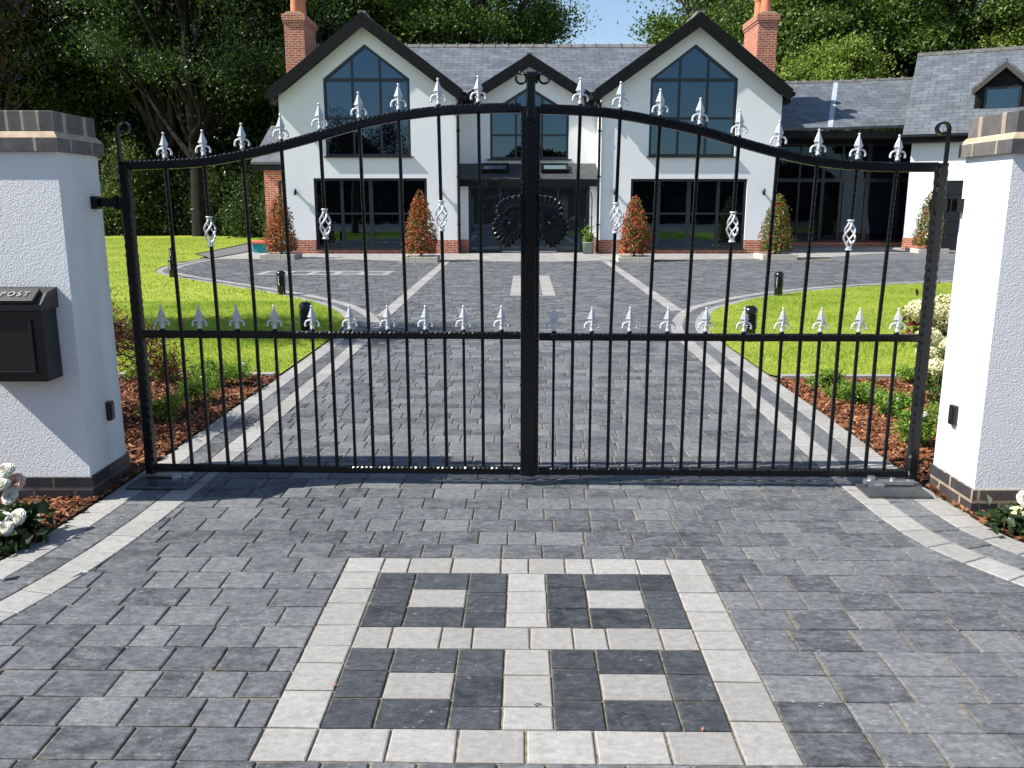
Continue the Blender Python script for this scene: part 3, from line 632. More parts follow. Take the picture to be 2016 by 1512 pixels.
# right building, turned towards the drive, with a dormer
mt = Matrix.Translation((13.72, 30.35, 0)) @ Matrix.Rotation(R(-27), 4, 'Z')
def rbx(mb, a, b): mb.box(a, b, mt)
mb = MB(); rbx(mb, (0, 0, .42), (1.15, 4, 3.62)); rbx(mb, (1.15, 0, 2.35), (3.7, 4, 3.62)); rbx(mb, (3.7, 0, .42), (9, 4, 3.62)); mb.build('wall', M['render'], H)
mb = MB(); rbx(mb, (-.02, -.02, -.05), (1.15, 4, .42)); rbx(mb, (3.7, -.02, -.05), (9, 4, .42)); mb.build('plinth', M['red_brick'], H, uv=True)
mb = MB(); rbx(mb, (1.15, .06, 0), (3.7, .12, 2.35)); gd = mb.build('garage_door', M['frame'], H)
mb = MB(); 
for i in range(5): mb.box((1.2, .04, .1+i*.45), (3.65, .062, .5+i*.45), mt)
mb.build('door_panel', M['plastic'], gd)
mb = MB(); rbx(mb, (-.3, -.36, 3.60), (9, -.30, 3.80)); rbx(mb, (-.3, -.30, 3.60), (9, 0, 3.63)); mb.build('fascia', M['fascia'], H)
MB().tube([mt @ Vector(p) for p in ((-.35, -.40, 3.80), (9, -.40, 3.80))], .055, 8).build('gutter', M['fascia'], H)
mb = MB(); slab(mb, [mt @ Vector(p) for p in ((-.30, -.36, 3.88), (9.5, -.36, 3.88), (9.5, 4.55, 7.12), (-.30, 4.55, 7.12))], .1); rr = mb.build('roof', M['slate'], H, uv=True)
rd = MB()
for i in range(20): rd.box((-.3+i*.46, 4.45, 7.08), (-.3+i*.46+.44, 4.65, 7.2), mt); rd.box((-.3+i*.46+.41, 4.44, 7.08), (-.3+i*.46+.45, 4.66, 7.24), mt)
rd.build('ridge_tile', M['ridge'], rr)
# dormer: face in the wing's own frame
dm = Matrix.Translation((0, 0, 0)) @ mt
dx0, dx1, dxc = 1.78, 3.42, 2.60; dy = .95; mb = MB()
mb.prism([(dx0, 4.4), (dx1, 4.4), (dx1, 5.30), (dxc, 6.05), (dx0, 5.30)], dy, 3.2, 1, dm); db = mb.build('dormer', M['fascia'], H)
mb = MB()
for s_, xe in ((-1, dx0-.12), (1, dx1+.12)): slab(mb, [dm @ Vector(p) for p in ((dxc, dy-.3, 6.28), (xe, dy-.3, 5.40), (xe, 4.0, 5.40), (dxc, 4.0, 6.28))], .07)
mb.build('dormer_roof', M['slate'], db, uv=True)
mb = MB()
for s_, xe in ((-1, dx0-.12), (1, dx1+.12)): mb.prism([(dxc, 6.21), (xe, 5.33), (xe, 5.15), (dxc, 6.0)], dy-.29, dy-.24, 1, dm)
mb.build('bargeboard', newmat('weathered_board', .7, (.06, .05, .042))[0], db)
mb = MB(); mb.box((dx0+.28, dy-.03, 4.58), (dx1-.28, dy-.002, 5.42), dm); wf = mb.build('dormer_window', M['frame'], db)
MB().box((dx0+.36, dy-.04, 4.66), (dx1-.36, dy-.031, 5.34), dm).build('pane', M['glass'], wf)
# ================================================================== GATE PIERS
def pier(label, x0, x1, y0, y1, ztop, pm='blue_brick'):
    t = thing('gate_pier', label, 'gate pier', ((x0+x1)/2, (y0+y1)/2, 0)); hx, hy = (x1-x0)/2, (y1-y0)/2
    MB().box((-hx, -hy, .14), (hx, hy, ztop)).build('render_body', M['stucco'], t)
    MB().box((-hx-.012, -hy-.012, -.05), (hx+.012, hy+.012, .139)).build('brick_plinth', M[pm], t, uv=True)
    MB().box((-hx-.028, -hy-.028, ztop+.001), (hx+.028, hy+.028, ztop+.066)).build('cap_course', M['cap_low'], t, uv=True)
    e, f = .028, -.004; z0 = ztop+.066; z1 = ztop+.098
    V = [(-hx-e, -hy-e, z0), (hx+e, -hy-e, z0), (hx+e, hy+e, z0), (-hx-e, hy+e, z0), (-hx+f, -hy+f, z1), (hx-f, -hy+f, z1), (hx-f, hy-f, z1), (-hx+f, hy-f, z1)]
    MB().add(V, [(0,3,2,1),(4,5,6,7),(0,1,5,4),(1,2,6,5),(2,3,7,6),(3,0,4,7)]).build('mortar_fillet', M['mortar'], t)
    MB().bevbox((-hx-.002, -hy-.002, z1), (hx+.002, hy+.002, z1+.10), .004).build('cap_course', M['cap_brick'], t, uv=True)
    me_ = t.children[-1].data if t.children[-1].data.materials[0] == M['cap_brick'] else [c for c in t.children if c.data.materials[0] == M['cap_brick']][0].data
    for p in me_.polygons:
        if abs(p.normal.x) > .7:
            for li in p.loop_indices: me_.uv_layers[0].data[li].uv[0] *= .078/.215
    return t
M['cap_low'] = brick_mat('cap_low_brick', (.10, .096, .098), (.22, .20, .185), (.38, .31, .24), bw=.225, rh=3, ms=.007, rough=.5, noise_s=14)
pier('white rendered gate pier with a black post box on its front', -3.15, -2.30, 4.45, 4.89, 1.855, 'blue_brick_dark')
pier('white rendered gate pier with brilliant sunlit inner face and no post box', 2.41, 3.35, 4.24, 4.68, 1.835)
# post box on the left pier
pb = thing('post_box', 'black cast metal wall post box with a lid reading POST', 'post box', (-2.55, 4.45, .70))
bx = MB(); bx.bevbox((-.22, -.15, 0), (.165, 0, .37), .006); body = bx.build('box_body', M['plastic'], pb)
bx = MB()
for a, b in (((-.19, -.162, .045), (-.175, -.15, .32)), ((.10, -.162, .045), (.115, -.15, .32)), ((-.175, -.160, .045), (.10, -.15, .058)), ((-.175, -.160, .307), (.10, -.15, .32))): bx.bevbox(a, b, .003)
bx.build('door_frame', M['plastic'], body)
ldm = newmat('worn_black_lid', .5, (.035, .033, .034))[0]
MB().prism([(-.17, .37), (0, .37), (0, .475), (-.10, .455), (-.17, .40)], -.235, .18, 0).build('hood', ldm, pb)
lm = Matrix.Translation((-.005, -.135, .440)) @ Matrix.Rotation(R(32), 4, 'X')
lid = MB().bevbox((-.215, -.05, -.008), (.152, .05, .012), .003, lm).build('lid', ldm, pb)
cu = bpy.data.curves.new('lettering', 'FONT'); cu.body = 'POST'; cu.size = .05; cu.extrude = .003; cu.align_x = 'CENTER'; cu.align_y = 'CENTER'; cu.space_character = 1.35
to = bpy.data.objects.new('tmp', cu); COL.objects.link(to); dg = bpy.context.evaluated_depsgraph_get(); me = bpy.data.meshes.new_from_object(to.evaluated_get(dg)); me.transform(lm @ Matrix.Translation((.048, -.004, .014))); bpy.data.objects.remove(to)
lt = bpy.data.objects.new('lettering', me); COL.objects.link(lt); lt.parent = lid; me.materials.clear(); me.materials.append(M['steel'])
# photocells
for (x, y, z, sg, lb) in ((-2.30, 4.72, .445, 1, 'small black photocell low on the inner face of the left pier'), (2.41, 4.50, .475, -1, 'small black photocell on the sunlit inner face of the right pier')):
    t = thing('gate_sensor', lb, 'gate sensor', (x, y, z), 0, 'photocells on the gate piers')
    MB().bevbox((0 if sg > 0 else -.028, -.028, -.055), (.028 if sg > 0 else 0, .028, .055), .009).build('housing', M['plastic'], t)
    MB().bevbox((.0285 if sg > 0 else -.031, -.018, -.03), (.031 if sg > 0 else -.0285, .018, .035), .0008).build('lens', M['clearlens'], t)
# ================================================================== GATE LEAVES
GA = Vector((-2.1, 4.79, 0)); GB = Vector((2.1, 4.69, 0)); gd_ = (GB-GA).normalized(); gn = Vector((-gd_.y, gd_.x, 0)); GRZ = math.atan2(gd_.y, gd_.x)
C0 = Vector((0, 0, CH))
def GP(px, py):
    r = Vector(ray(px, py)); t = (GA-C0).dot(gn)/r.dot(gn); p = C0+r*t; return (p-GA).dot(gd_), p.z
def ul(px, py): return GP(px, py)[0]
# silver finials and baskets, one mesh each
def spear_mesh():
    m = MB(); m.lathe([(0, 0), (.012, 0), (.014, .005), (.010, .012), (.0075, .028), (.011, .034), (.008, .040)], 12)
    W, T = .0245, .009                                   # four-faced blade
    a = [(0, 0, .120), (W, 0, .070), (0, -T, .070), (-W, 0, .070), (0, T, .070), (.008, 0, .040), (0, -.008, .040), (-.008, 0, .040), (0, .008, .040), (.004, 0, .122), (0, -.004, .122), (-.004, 0, .122), (0, .004, .122)]
    m.add(a, [(9,10,2,1),(10,11,3,2),(11,12,4,3),(12,9,1,4),(1,2,6,5),(2,3,7,6),(3,4,8,7),(4,1,5,8),(9,12,11,10)])
    m.tube([(0, -T-.001, .040), (0, -T-.002, .070), (0, -.005, .122)], .0020, 5); m.tube([(-W, -.001, .070), (0, -T-.002, .070), (W, -.001, .070)], .0020, 5)
    m.ball((0, 0, .129), .0072, 6)
    for s_ in (-1, 1):
        pts = []
        for k in range(9):
            th = math.pi*k/8*1.15; pts.append((s_*(.019-.016*math.cos(th)+.002*k*.3), 0, .036+.017*math.sin(th)-.0012*k))
        m.tube(pts, .005, 7, taper=[.0045, .0055, .006, .006, .006, .0058, .0055, .0062, .0068])
        m.ball(pts[-1], .0072, 5)
        m.tube([(s_*.004, 0, .012), (s_*.014, 0, .022), (s_*.016, 0, .032)], .003, 6)
    return m
def basket_mesh():
    m = MB(); h = .165
    for z in (-h/2, h/2-.010): m.lathe([(0, z), (.0165, z), (.018, z+.003), (.018, z+.007), (.0165, z+.010), (0, z+.010)], 14)
    for z in (-h/2+.016, h/2-.020): m.lathe([(0, z), (.013, z), (.014, z+.002), (.013, z+.004), (0, z+.004)], 14)
    for k in range(4):
        pts = []; rs = []
        for i in range(21):
            t = i/20; r = .008+.023*math.sin(math.pi*t)**1.3; a = math.pi/2*k+t*math.pi*1.15; pts.append((r*math.cos(a), r*math.sin(a), -h/2+.012+t*(h-.024))); rs.append(.0052)
        m.tube(pts, .0052, 7, taper=rs)
    return m
protoS = spear_mesh().build('spearhead', M['silver']); protoB = basket_mesh().build('twisted_basket', M['silver'])
collar = MB().lathe([(0, 0), (.013, 0), (.013, .014), (0, .014)], 12).build('collar', M['iron'])
TOPL = [(243, 326), (330, 323), (405, 318), (480, 305), (560, 286), (640, 264), (715, 243), (790, 228), (870, 218), (945, 214), (1000, 213), (1030, 213)]
TOPR = [(1058, 215), (1145, 218), (1217, 225), (1300, 240), (1380, 258), (1455, 280), (1535, 302), (1610, 318), (1690, 326), (1770, 329), (1858, 329)]
def leaf_of_gate(label, lr):
    left = lr == 'l'
    hinge_u = ul(297, 905) if left else ul(1795, 915); zb = .085; zm = GP(660, 659)[1] if left else GP(1430, 664)[1]
    org = GA+gd_*hinge_u
    t = thing('gate_leaf', label, 'gate', (org.x, org.y, 0), GRZ, 'two leaves of the double driveway gate')
    top = catmull([Vector(GP(*q)) for q in (TOPL if left else TOPR)], .05); top = [Vector((p.x-hinge_u, 0, p.y)) for p in top]
    LN = -.013 if left else .022
    def topz(u):
        for a, b in zip(top, top[1:]):
            if a.x <= u <= b.x: return a.z+(b.z-a.z)*(u-a.x)/(b.x-a.x)
        return top[0].z if u < top[0].x else top[-1].z
    Xv = Vector((0, 1, 0)); cu_ = ul(1043, 660)-hinge_u
    hx = 0.0; cx = cu_-.026 if left else cu_+.026
    # stiles
    MB().hammered([(hx, 0, .055), (hx, 0, topz(hx)+.02)], .055, .055, .05, Xv).build('hinge_stile', M['iron'], t)
    s2 = MB().hammered([(cx, 0, .062), (cx, 0, GP(1043, 214)[1]+.01)], .052, .050, .03, Xv, .12).build('meeting_stile', M['iron'], t)
    if left: 
        MB().hammered([(cx+.030, -.034, .062), (cx+.030, -.034, GP(1043, 215)[1]+.005)], .012, .056, .03, Xv, .12).build('closing_strip', M['iron'], s2)
    sg = 1 if left else -1
    a_, b_ = (hx+.028*sg, cx-.026*sg); lo, hi = min(a_, b_), max(a_, b_)
    tp = [p for p in top if lo < p.x < hi]; tp = [Vector((lo, 0, topz(lo)))]+tp+[Vector((hi, 0, topz(hi)))]
    MB().hammered(tp, .050, .050, .026, Xv).build('top_rail', M['iron'], t)
    MB().hammered([(lo, 0, zm), (hi, 0, zm)], .042, .040, .026, Xv).build('mid_rail', M['iron'], t)
    MB().hammered([(lo, 0, zb), (hi, 0, zb)], .042, .042, .026, Xv).build('bottom_rail', M['iron'], t)
    # uprights, alternately short and long
    u_first, u_last = (ul(342, 905), ul(988, 905)) if left else (ul(1088, 905), ul(1742, 905))
    for i in range(19):
        u = u_first+(u_last-u_first)*i/18-hinge_u
        if i % 2 == 0:
            MB().box((u-.0075, -.0075, zb+.021), (u+.0075, .0075, zm-.02)).build('short_bar', M['iron'], t)
            cc = share(collar, t, (u, 0, zm+.019)); share(protoS, t, (u, 0, zm+.032))
        else:
            ut = u+LN; z1 = topz(ut)-.022; sh = lambda z: u+LN*max(0, z-zm)/(z1-zm); bi = (i-1)//2; k = bi if left else bi
            if k in (1, 4, 7):
                zc = GP(*((414, 456), (640, 441), (868, 425))[(k-1)//3])[1] if left else GP(*((1208, 429), (1443, 447), (1672, 463))[(k-1)//3])[1]
                MB().hammered([(u, 0, zb+.021), (u, 0, zm), (sh(zc-.08), 0, zc-.08)], .018, .018, .03, Xv, .15).build('long_bar', M['iron'], t)
                MB().hammered([(sh(zc+.08), 0, zc+.08), (ut, 0, z1)], .018, .018, .03, Xv, .15).build('long_bar', M['iron'], t)
                share(protoB, t, (sh(zc), 0, zc), (0, 0, random.uniform(0, 1.5)))
            else:
                MB().hammered([(u, 0, zb+.021), (u, 0, zm), (ut, 0, z1)], .018, .018, .03, Xv, .15).build('long_bar', M['iron'], t)
            zt = topz(ut)+.020; share(collar, t, (ut, 0, zt)); share(protoS, t, (ut, 0, zt+.012), (0, random.uniform(-.012, .012), random.uniform(-.06, .06)))
    # scroll on the hinge stile, curling inwards
    zt = topz(hx)+.02; path = [(hx-.016*sg, zt-.22), (hx-.016*sg, zt), (hx-.018*sg, zt+.09), (hx-.018*sg, zt+.17)]; r = .036; c = Vector((hx-.018*sg+r*sg, zt+.175)); 
    for k in range(22):
        th = math.pi-k*math.pi*1.75/21; rr = r*(1-.018*k); path.append((c.x+sg*rr*math.cos(th), c.y+rr*math.sin(th)))
    if not left: pass
    sb = MB(); 
    for j in range(len(path)-1):
        a, b = Vector(path[j]), Vector(path[j+1])
        ta = (Vector(path[min(j+1, len(path)-1)])-Vector(path[max(j-1, 0)])).normalized(); tb = (Vector(path[min(j+2, len(path)-1)])-Vector(path[j])).normalized()
        na, nb = Vector((-ta.y, ta.x))*.005, Vector((-tb.y, tb.x))*.005
        V = [(p.x, yy, p.y) for yy in (-.017, .017) for p in (a-na, b-nb, b+nb, a+na)]
        sb.add(V, [(0,1,2,3),(7,6,5,4),(0,4,5,1),(2,6,7,3)]+([(0,3,7,4)] if j == 0 else [])+([(1,5,6,2)] if j == len(path)-2 else []))
    sb.build('scroll', M['iron'], t)
    # cast shell plaque on the meeting stile: a small upper fan and a big lower one
    pz = GP(1043, 437)[1]; m = MB(); pc = Vector((cx-.01*sg, -.036, pz))
    def pp(px, py):
        du_, z_ = GP(px, py); return (du_-ul(1043, py))*sg+(cu_ if left else cu_), z_
    out_ = [(1028, 384), (1016, 384), (1000, 387), (986, 394), (977, 405), (975, 416), (983, 423), (974, 430), (968, 442), (969, 456), (976, 470), (987, 481), (1000, 488), (1010, 482), (1020, 470), (1030, 468)]
    oc = Vector(pp(1016, 433)); op = [Vector(pp(*q))-oc for q in out_]; rim = []
    for a_, b_2 in zip(op, op[1:]):
        for j in range(10): rim.append(a_.lerp(b_2, j/10))
    rim.append(op[-1]); nr_, nt_ = 16, len(rim); V = []; L_ = 0
    for j, q in enumerate(rim):
        if j: L_ += (rim[j]-rim[j-1]).length
        wv = abs(math.sin(math.pi*L_/.030))
        for i in range(nr_+1):
            t_ = i/nr_; sc_ = t_*(.93+.10*wv) if i == nr_ else t_*(1+(.03*wv)*(t_ > .7)); cor = max(0, (t_-.55)/.45)
            V.append((oc.x+q.x*sc_, -.030-.016*math.cos(t_*math.pi/2)-.016*cor*wv*math.sin(min(1, cor)*math.pi*.75)-.006*math.exp(-((t_-.55)/.05)**2), oc.y+q.y*sc_))
    nb = len(V); V += [(oc.x+q.x, -.014, oc.y+q.y) for q in rim]; K1 = nr_+1
    m.add(V, [(j*K1+i, j*K1+i+1, (j+1)*K1+i+1, (j+1)*K1+i) for j in range(nt_-1) for i in range(nr_)]+[(j*K1+nr_, nb+j, nb+j+1, (j+1)*K1+nr_) for j in range(nt_-1)], True)
    for k in range(0):
        rr_, th = random.uniform(.15, .5), random.uniform(0, len(rim)-1); q = rim[int(th)]; m.ball((oc.x+q.x*rr_, -.046, oc.y+q.y*rr_), (.009, .008, .009), 5)
    m.build('shell_plaque', M['iron'], t); bo = pp(1004, 440)
    MB().ball((bo[0], -.064, bo[1]), (.012, .010, .012), 9).build('plaque_boss', M['iron'], t)
    # adjustable hinge to the pier
    hz = GP(190, 399)[1] if left else GP(1860, 404)[1]; px_ = (-2.30 if left else 2.41); du = (px_-org.x)/gd_.x
    m = MB(); lo2, hi2 = sorted((du, -.03*sg)); m.box((lo2, -.012, hz-.022), (hi2, .012, hz+.022)); m.tube([(-.06*sg, 0, hz-.034), (-.06*sg, 0, hz+.034)], .02, 12)
    m.box((du-.0 if left else du-.035, -.035, hz-.034), (du+.035 if left else du, .035, hz+.034)); m.bevbox((-.034, -.034, hz-.03), (.034, .034, hz+.03), .004); m.build('hinge', M['iron'], t)
    if left:                                            # latch tower and ball-and-scroll finial on the middle
        z0 = GP(1043, 214)[1]+.01; z1 = GP(1048, 152)[1]
        m = MB().hammered([(cx+.026, -.022, z0-.06), (cx+.026, -.022, z1)], .05, .048, .06, Xv, .12); tw = m.build('centre_upstand', M['iron'], t)
        m = MB(); X = cx+.03; zc = z1-.004
        m.tube([(X-.026, -.022, zc), (X+.034, -.022, zc)], .030, 16); 
        for k in range(5): m.tube([(X-.012+k*.009, -.022, zc), (X-.009+k*.009, -.022, zc)], .0325, 16)
        for s_ in (-1, 1):
            cc = Vector((X+.005+s_*.062, zc-.004)); pts = []
            for k in range(20):
                th = R(120-k*17); rr = .030*(1-.008*k); pts.append((cc.x+s_*-rr*math.cos(th)*-1*-1, -.022, cc.y+rr*math.sin(th)))
            pts = [(X+.005+s_*.015, -.022, zc+.012)]+pts; m.tube(pts, .0065, 7)
        m.build('scroll_finial', M['iron'], tw)
    return t
leaf_of_gate('left leaf of the black wrought iron gate, carrying the centre post with curled finial', 'l')
leaf_of_gate('right leaf of the black wrought iron gate, hung from the sunlit pier', 'r')
for p_ in (protoS, protoB, collar): bpy.data.objects.remove(p_)
# underground gate motors
for lb, c, sg in (('bare steel gate motor plate in shade at the foot of the left pier', Vector((-2.02, 4.80, 0)), 1), ('dark gate motor lid with sunlit steel arm by the right pier', Vector((2.15, 4.65, 0)), -1)):
    t = thing('gate_motor', lb, 'gate motor', c, GRZ, 'gate motors set in the ground'); m = MB().bevbox((-.175, -.18, 0), (.175, .17, .022), .006)
    m.build('lid', M['steel_dark'] if 'steel_dark' in M else M.setdefault('steel_dark', simple_noise_mat('brushed_dark_steel', (.10, .105, .11), (.17, .175, .18), 10, .35, .1, 60, metal=.7)), t)
    m = MB().bevbox((-.14, -.02, .03), (.14, .02, .055), .004); m.box((.06*sg-.025, -.04, .022), (.06*sg+.025, .04, .034)); a_ = m.build('arm', M['steel'], t)
    MB().tube([(.10*sg, 0, .022), (.10*sg, 0, .075)], .022, 14).build('pivot', M['steel'], t); MB().tube([(-.02*sg, 0, .03), (-.02*sg, 0, .068)], .015, 6).build('bolt', M['steel'], a_)
# ================================================================== BOLLARD LIGHTS
def bollard():
    t = thing('bollard_light', 'x', 'bollard light', (0, 0, 0), 0, 'louvred bollard lights along the drive')
    MB().lathe([(.070, 0), (.070, .15), (.077, .155), (.077, .163), (.058, .166)], 24).build('post', M['bollard'], t)
    MB().lathe([(.053, .16), (.053, .345)], 20).build('lamp', M['clearlens'], t)
    for i in range(7): MB().lathe([(.054, .176+i*.024), (.083, .170+i*.024), (.085, .176+i*.024), (.056, .187+i*.024)], 24).build('louvre', M['bollard'], t)
    MB().lathe([(.058, .340), (.084, .343), (.084, .356), (.078, .385), (.058, .410), (.032, .423), (0, .427)], 24).build('dome', M['bollard'], t); return t
b0 = bollard(); bl = [(-7.40, 18.7, 'bollard light at the far left point of the forecourt kerb'), (-9.35, 23.7, 'most distant bollard light, on the lawn beside the far path'), (-4.10, 15.2, 'bollard light halfway along the curved kerb of the left lawn'), (-2.50, 10.3, 'big near bollard light at the tip of the left lawn'), (4.66, 14.95, 'bollard light on the outer curve of the right lawn'), (2.78, 9.9, 'near bollard light at the inner tip of the right lawn')]
for i, (x, y, lb) in enumerate(bl):
    o = b0 if i == 0 else copy_tree(b0); o.location = (x, y, .01); o['label'] = lb
# ================================================================== PLANTS BY THE HOUSE
def cone_shrub(h, r, mat, n):
    t = np.sqrt(rng.uniform(0, 1, n)); z = .12+(h-.12)*(1-t**1.15)                # more leaves low down
    rad = r*np.interp(z/h, [0, .08, .25, .5, .75, .93, 1], [.62, .92, 1, .82, .58, .30, .06])
    a = rng.uniform(0, 6.28, n); p1, p2 = rng.uniform(0, 6, 2); q = rng.uniform(.5, 1.04, n)+.09*np.sin(a*3+z*5+p1)+.06*np.sin(a*7-z*11+p2)+np.where(rng.uniform(0, 1, n) < .04, rng.uniform(0, .3, n), 0); 
    C = np.stack([rad*q*np.cos(a), rad*q*np.sin(a), z], 1); out = np.stack([np.cos(a), np.sin(a), np.full(n, .5)], 1)
    return C, out
for i, (px0, px1, ytop, ybot, yfront, mt_, lb, plb) in enumerate((
    (523, 586, 382, 503, 24.95, 'leaf_photinia', 'red leaved photinia cone at the far left corner of the house', 'pale block planter beside the plastic play table'),
    (797, 862, 375, 506, 23.75, 'leaf_photinia', 'deep red photinia cone in front of the left gable window', 'pale block planter left of the entrance'),
    (1216, 1280, 386, 508, 23.75, 'leaf_photinia', 'red photinia cone right of the entrance by the downpipe', 'pale block planter just right of the entrance'),
    (1494, 1558, 382, 500, 24.9, 'leaf_photinia_green', 'green and red photinia cone at the right corner of the house', 'pale block planter at the right corner of the house'),
    (1798, 1852, 378, 489, 28.0, 'leaf_photinia_green', 'narrow green photinia cone against the right wing wall', 'pale block planter by the right wing, partly behind the gate'))):
    cx = (px0+px1)/2; yy = yfront+.5; base = P(cx, ybot, yy); top = P(cx, ytop, yy); wv = (P(px1, 440, yy)-P(px0, 440, yy)).x
    s = thing('photinia_shrub', lb, 'shrub', (base.x, yy, .10), 0, 'clipped photinia cones in front of the house')
    C, out = cone_shrub(top.z-.08, wv/2*1.02, mt_, 2600); leaves('foliage', C, .095, M[mt_], s, .42, outward=out)
    MB().tube([(0, 0, -.05), (.01, 0, .4), (0, 0, top.z*.7)], .03, 7, taper=[.035, .025, .01]).build('stem', M['bark'], s)
    hw_ = .5; p = thing('planter', plb, 'planter', (base.x, yy, 0), 0, 'low block planters round the photinias')
    m = MB()
    for k in range(5):
        q = -hw_+k*.2; m.bevbox((q, -hw_, -.02), (q+.196, -hw_+.1, .145), .008); m.bevbox((q, hw_-.1, -.02), (q+.196, hw_, .145), .008)
        if k < 4: m.bevbox((-hw_, -hw_+.103+q+hw_, -.02), (-hw_+.1, -hw_+.297+q+hw_, .145), .008); m.bevbox((hw_-.104, -hw_+.103+q+hw_, -.02), (hw_-.004, -hw_+.297+q+hw_, .145), .008)
    m.build('edging', M['stone'], p); MB().box((-.4, -.4, 0), (.4, .4, .09)).build('soil', M['soil'], p)
# play table
t = thing('play_table', 'teal plastic play table with a coral red lid', 'toy table', (P(530, 495, 28.6).x, 28.6, 0))
m = MB(); m.prism([(-.43, 0), (-.46, .30), (.46, .30), (.43, 0)], -.28, .28, 1); m.build('base', M['teal'], t)
m = MB().bevbox((-.56, -.38, .30), (.56, .38, .39), .03); m.build('lid', M['coral'], t)
t = thing('ride_on_toy', 'small teal plastic toy half hidden behind the left red shrub', 'toy', (P(568, 490, 27.4).x-.15, 27.3, 0)); MB().ball((0, 0, .22), (.30, .2, .2), 10).build('body', M['teal'], t); MB().tube([(-.2, -.2, .1), (-.2, .2, .1)], .1, 14).build('wheel', M['coral'], t)
# pot, obelisk, climbing plant beside the door
c = P(1158, 497, 27.75); t = thing('plant_pot', 'grey green pot of young leaves with a thin wire obelisk', 'plant pot', (c.x, 27.75, .003))
MB().lathe([(0, 0), (.16, 0), (.185, .34), (.20, .35), (.20, .38), (.17, .38), (.165, .33), (0, .33)], 24).build('pot', M['pot'], t)
m = MB(); 
for k in range(4):
    a = math.pi/4+k*math.pi/2; m.tube([(.13*math.cos(a), .13*math.sin(a), .3), (.13*math.cos(a), .13*math.sin(a), 1.75), (.08*math.cos(a), .08*math.sin(a), 1.92), (0, 0, 2.0)], .009, 6)
for z in (.8, 1.15, 1.5): m.tube([(.13*math.cos(k*math.pi/4), .13*math.sin(k*math.pi/4), z) for k in range(9)], .006, 5)
m.ball((0, 0, 2.04), .035, 6); m.build('wire_obelisk', M['fascia'], t)
C = np.stack([rng.normal(0, .09, 260), rng.normal(0, .09, 260), .36+rng.gamma(2, .10, 260)], 1); leaves('foliage', C, .09, M['leaf_herb'], t, .5)
# ================================================================== BED PLANTS
def clump(name, label, cat, x, y, r, h, n, sz, mt_, group=None, fl=None, nf=0, fsz=.03, z0=.01, aspect=.45, stems=True):
    t = thing(name, label, cat, (x, y, z0), random.uniform(0, 6), group)
    k = max(5, int(r*60)); cc = np.stack([rng.normal(0, r*.42, k), rng.normal(0, r*.42, k), rng.uniform(.3, 1, k)*h], 1)
    idx = rng.integers(0, k, n); C = cc[idx]+rng.normal(0, 1, (n, 3))*np.array([r*.2, r*.2, h*.16]); C[:, 2] = np.abs(C[:, 2])+.004
    leaves('foliage', C, sz, M[mt_], t, aspect, up=.5)
    if stems:
        m = MB()
        for q in cc[:14]: m.tube([(0, 0, 0), (q[0]*.6, q[1]*.6, q[2]*.5), tuple(q)], .003, 5)
        m.build('stem', M['leaf_blunt'], t)
    for j in range(nf):
        q = cc[random.randrange(k)]; blossom((q[0]*1.1, q[1]*1.1, h*random.uniform(.85, 1.15)), fsz, fl if isinstance(fl, str) else random.choice(fl), t)
    return t
def blossom(c, r, mt_, parent, layers=4, face=0.0):
    m = MB(); rot = Matrix.Rotation(face, 3, 'X') @ Matrix.Rotation(random.uniform(-.4, .4), 3, 'Y'); c = Vector(c)
    for la in range(layers):
        npet = max(4, 9-la); tilt = .05+la*1.25/layers; rr = r*(1-.10*la); ph = random.uniform(0, 6)
        for k in range(npet):
            a = ph+2*math.pi*k/npet+random.uniform(-.15, .15); d = Vector((math.cos(a), math.sin(a), 0)); s_ = Vector((-math.sin(a), math.cos(a), 0)); q = d*math.cos(tilt)+Vector((0, 0, math.sin(tilt))); up = Vector((0, 0, 1))
            wd = rr*.46; cu = rr*random.uniform(.05, .22); n_ = []
            for t_, w_, h_ in ((0, .1, 0), (.4, .75, .10), (.75, 1.0, .04), (1.0, .55, -.10)):
                for e_ in (-1, 0, 1): n_.append(c+rot @ (q*rr*t_+s_*wd*w_*e_+up*(h_*rr+(cu if e_ == 0 else 0)*-.4+random.uniform(-.02, .02)*rr)))
            m.add(n_, [(i*3+j, i*3+j+1, i*3+j+4, i*3+j+3) for i in range(3) for j in range(2)], True)
    return m.build('flower', M[mt_], parent, fixn=False)
GB1 = 'green bedding plants in the left flower bed'; GB2 = 'green bedding plants in the right flower bed'
for (px, py, r, h, nm, fl, nf) in (
    ((385, 800, .17, .22, 'round bright green clump in the middle of the left bed', None, 0)), ((325, 838, .15, .17, 'low green clump beside the left hinge post foot', 'petal_white', 2)),
    ((445, 765, .20, .16, 'wide green clump by the pale drive edge in the left bed', 'petal_white', 1)), ((330, 755, .18, .20, 'darker leafy clump at the back of the left bed near the lawn edging', None, 0)),
    ((405, 752, .13, .15, 'small green clump at the back centre of the left bed', None, 0)), ((268, 750, .12, .08, 'tiny green clump behind the left gate stile at the lawn edge', None, 0))):
    g = G(px, py); clump('bedding_plant', nm, 'plant', g.x, g.y, r, h, int(1900*r/.17), .027, 'leaf_herb', GB1, fl, nf)
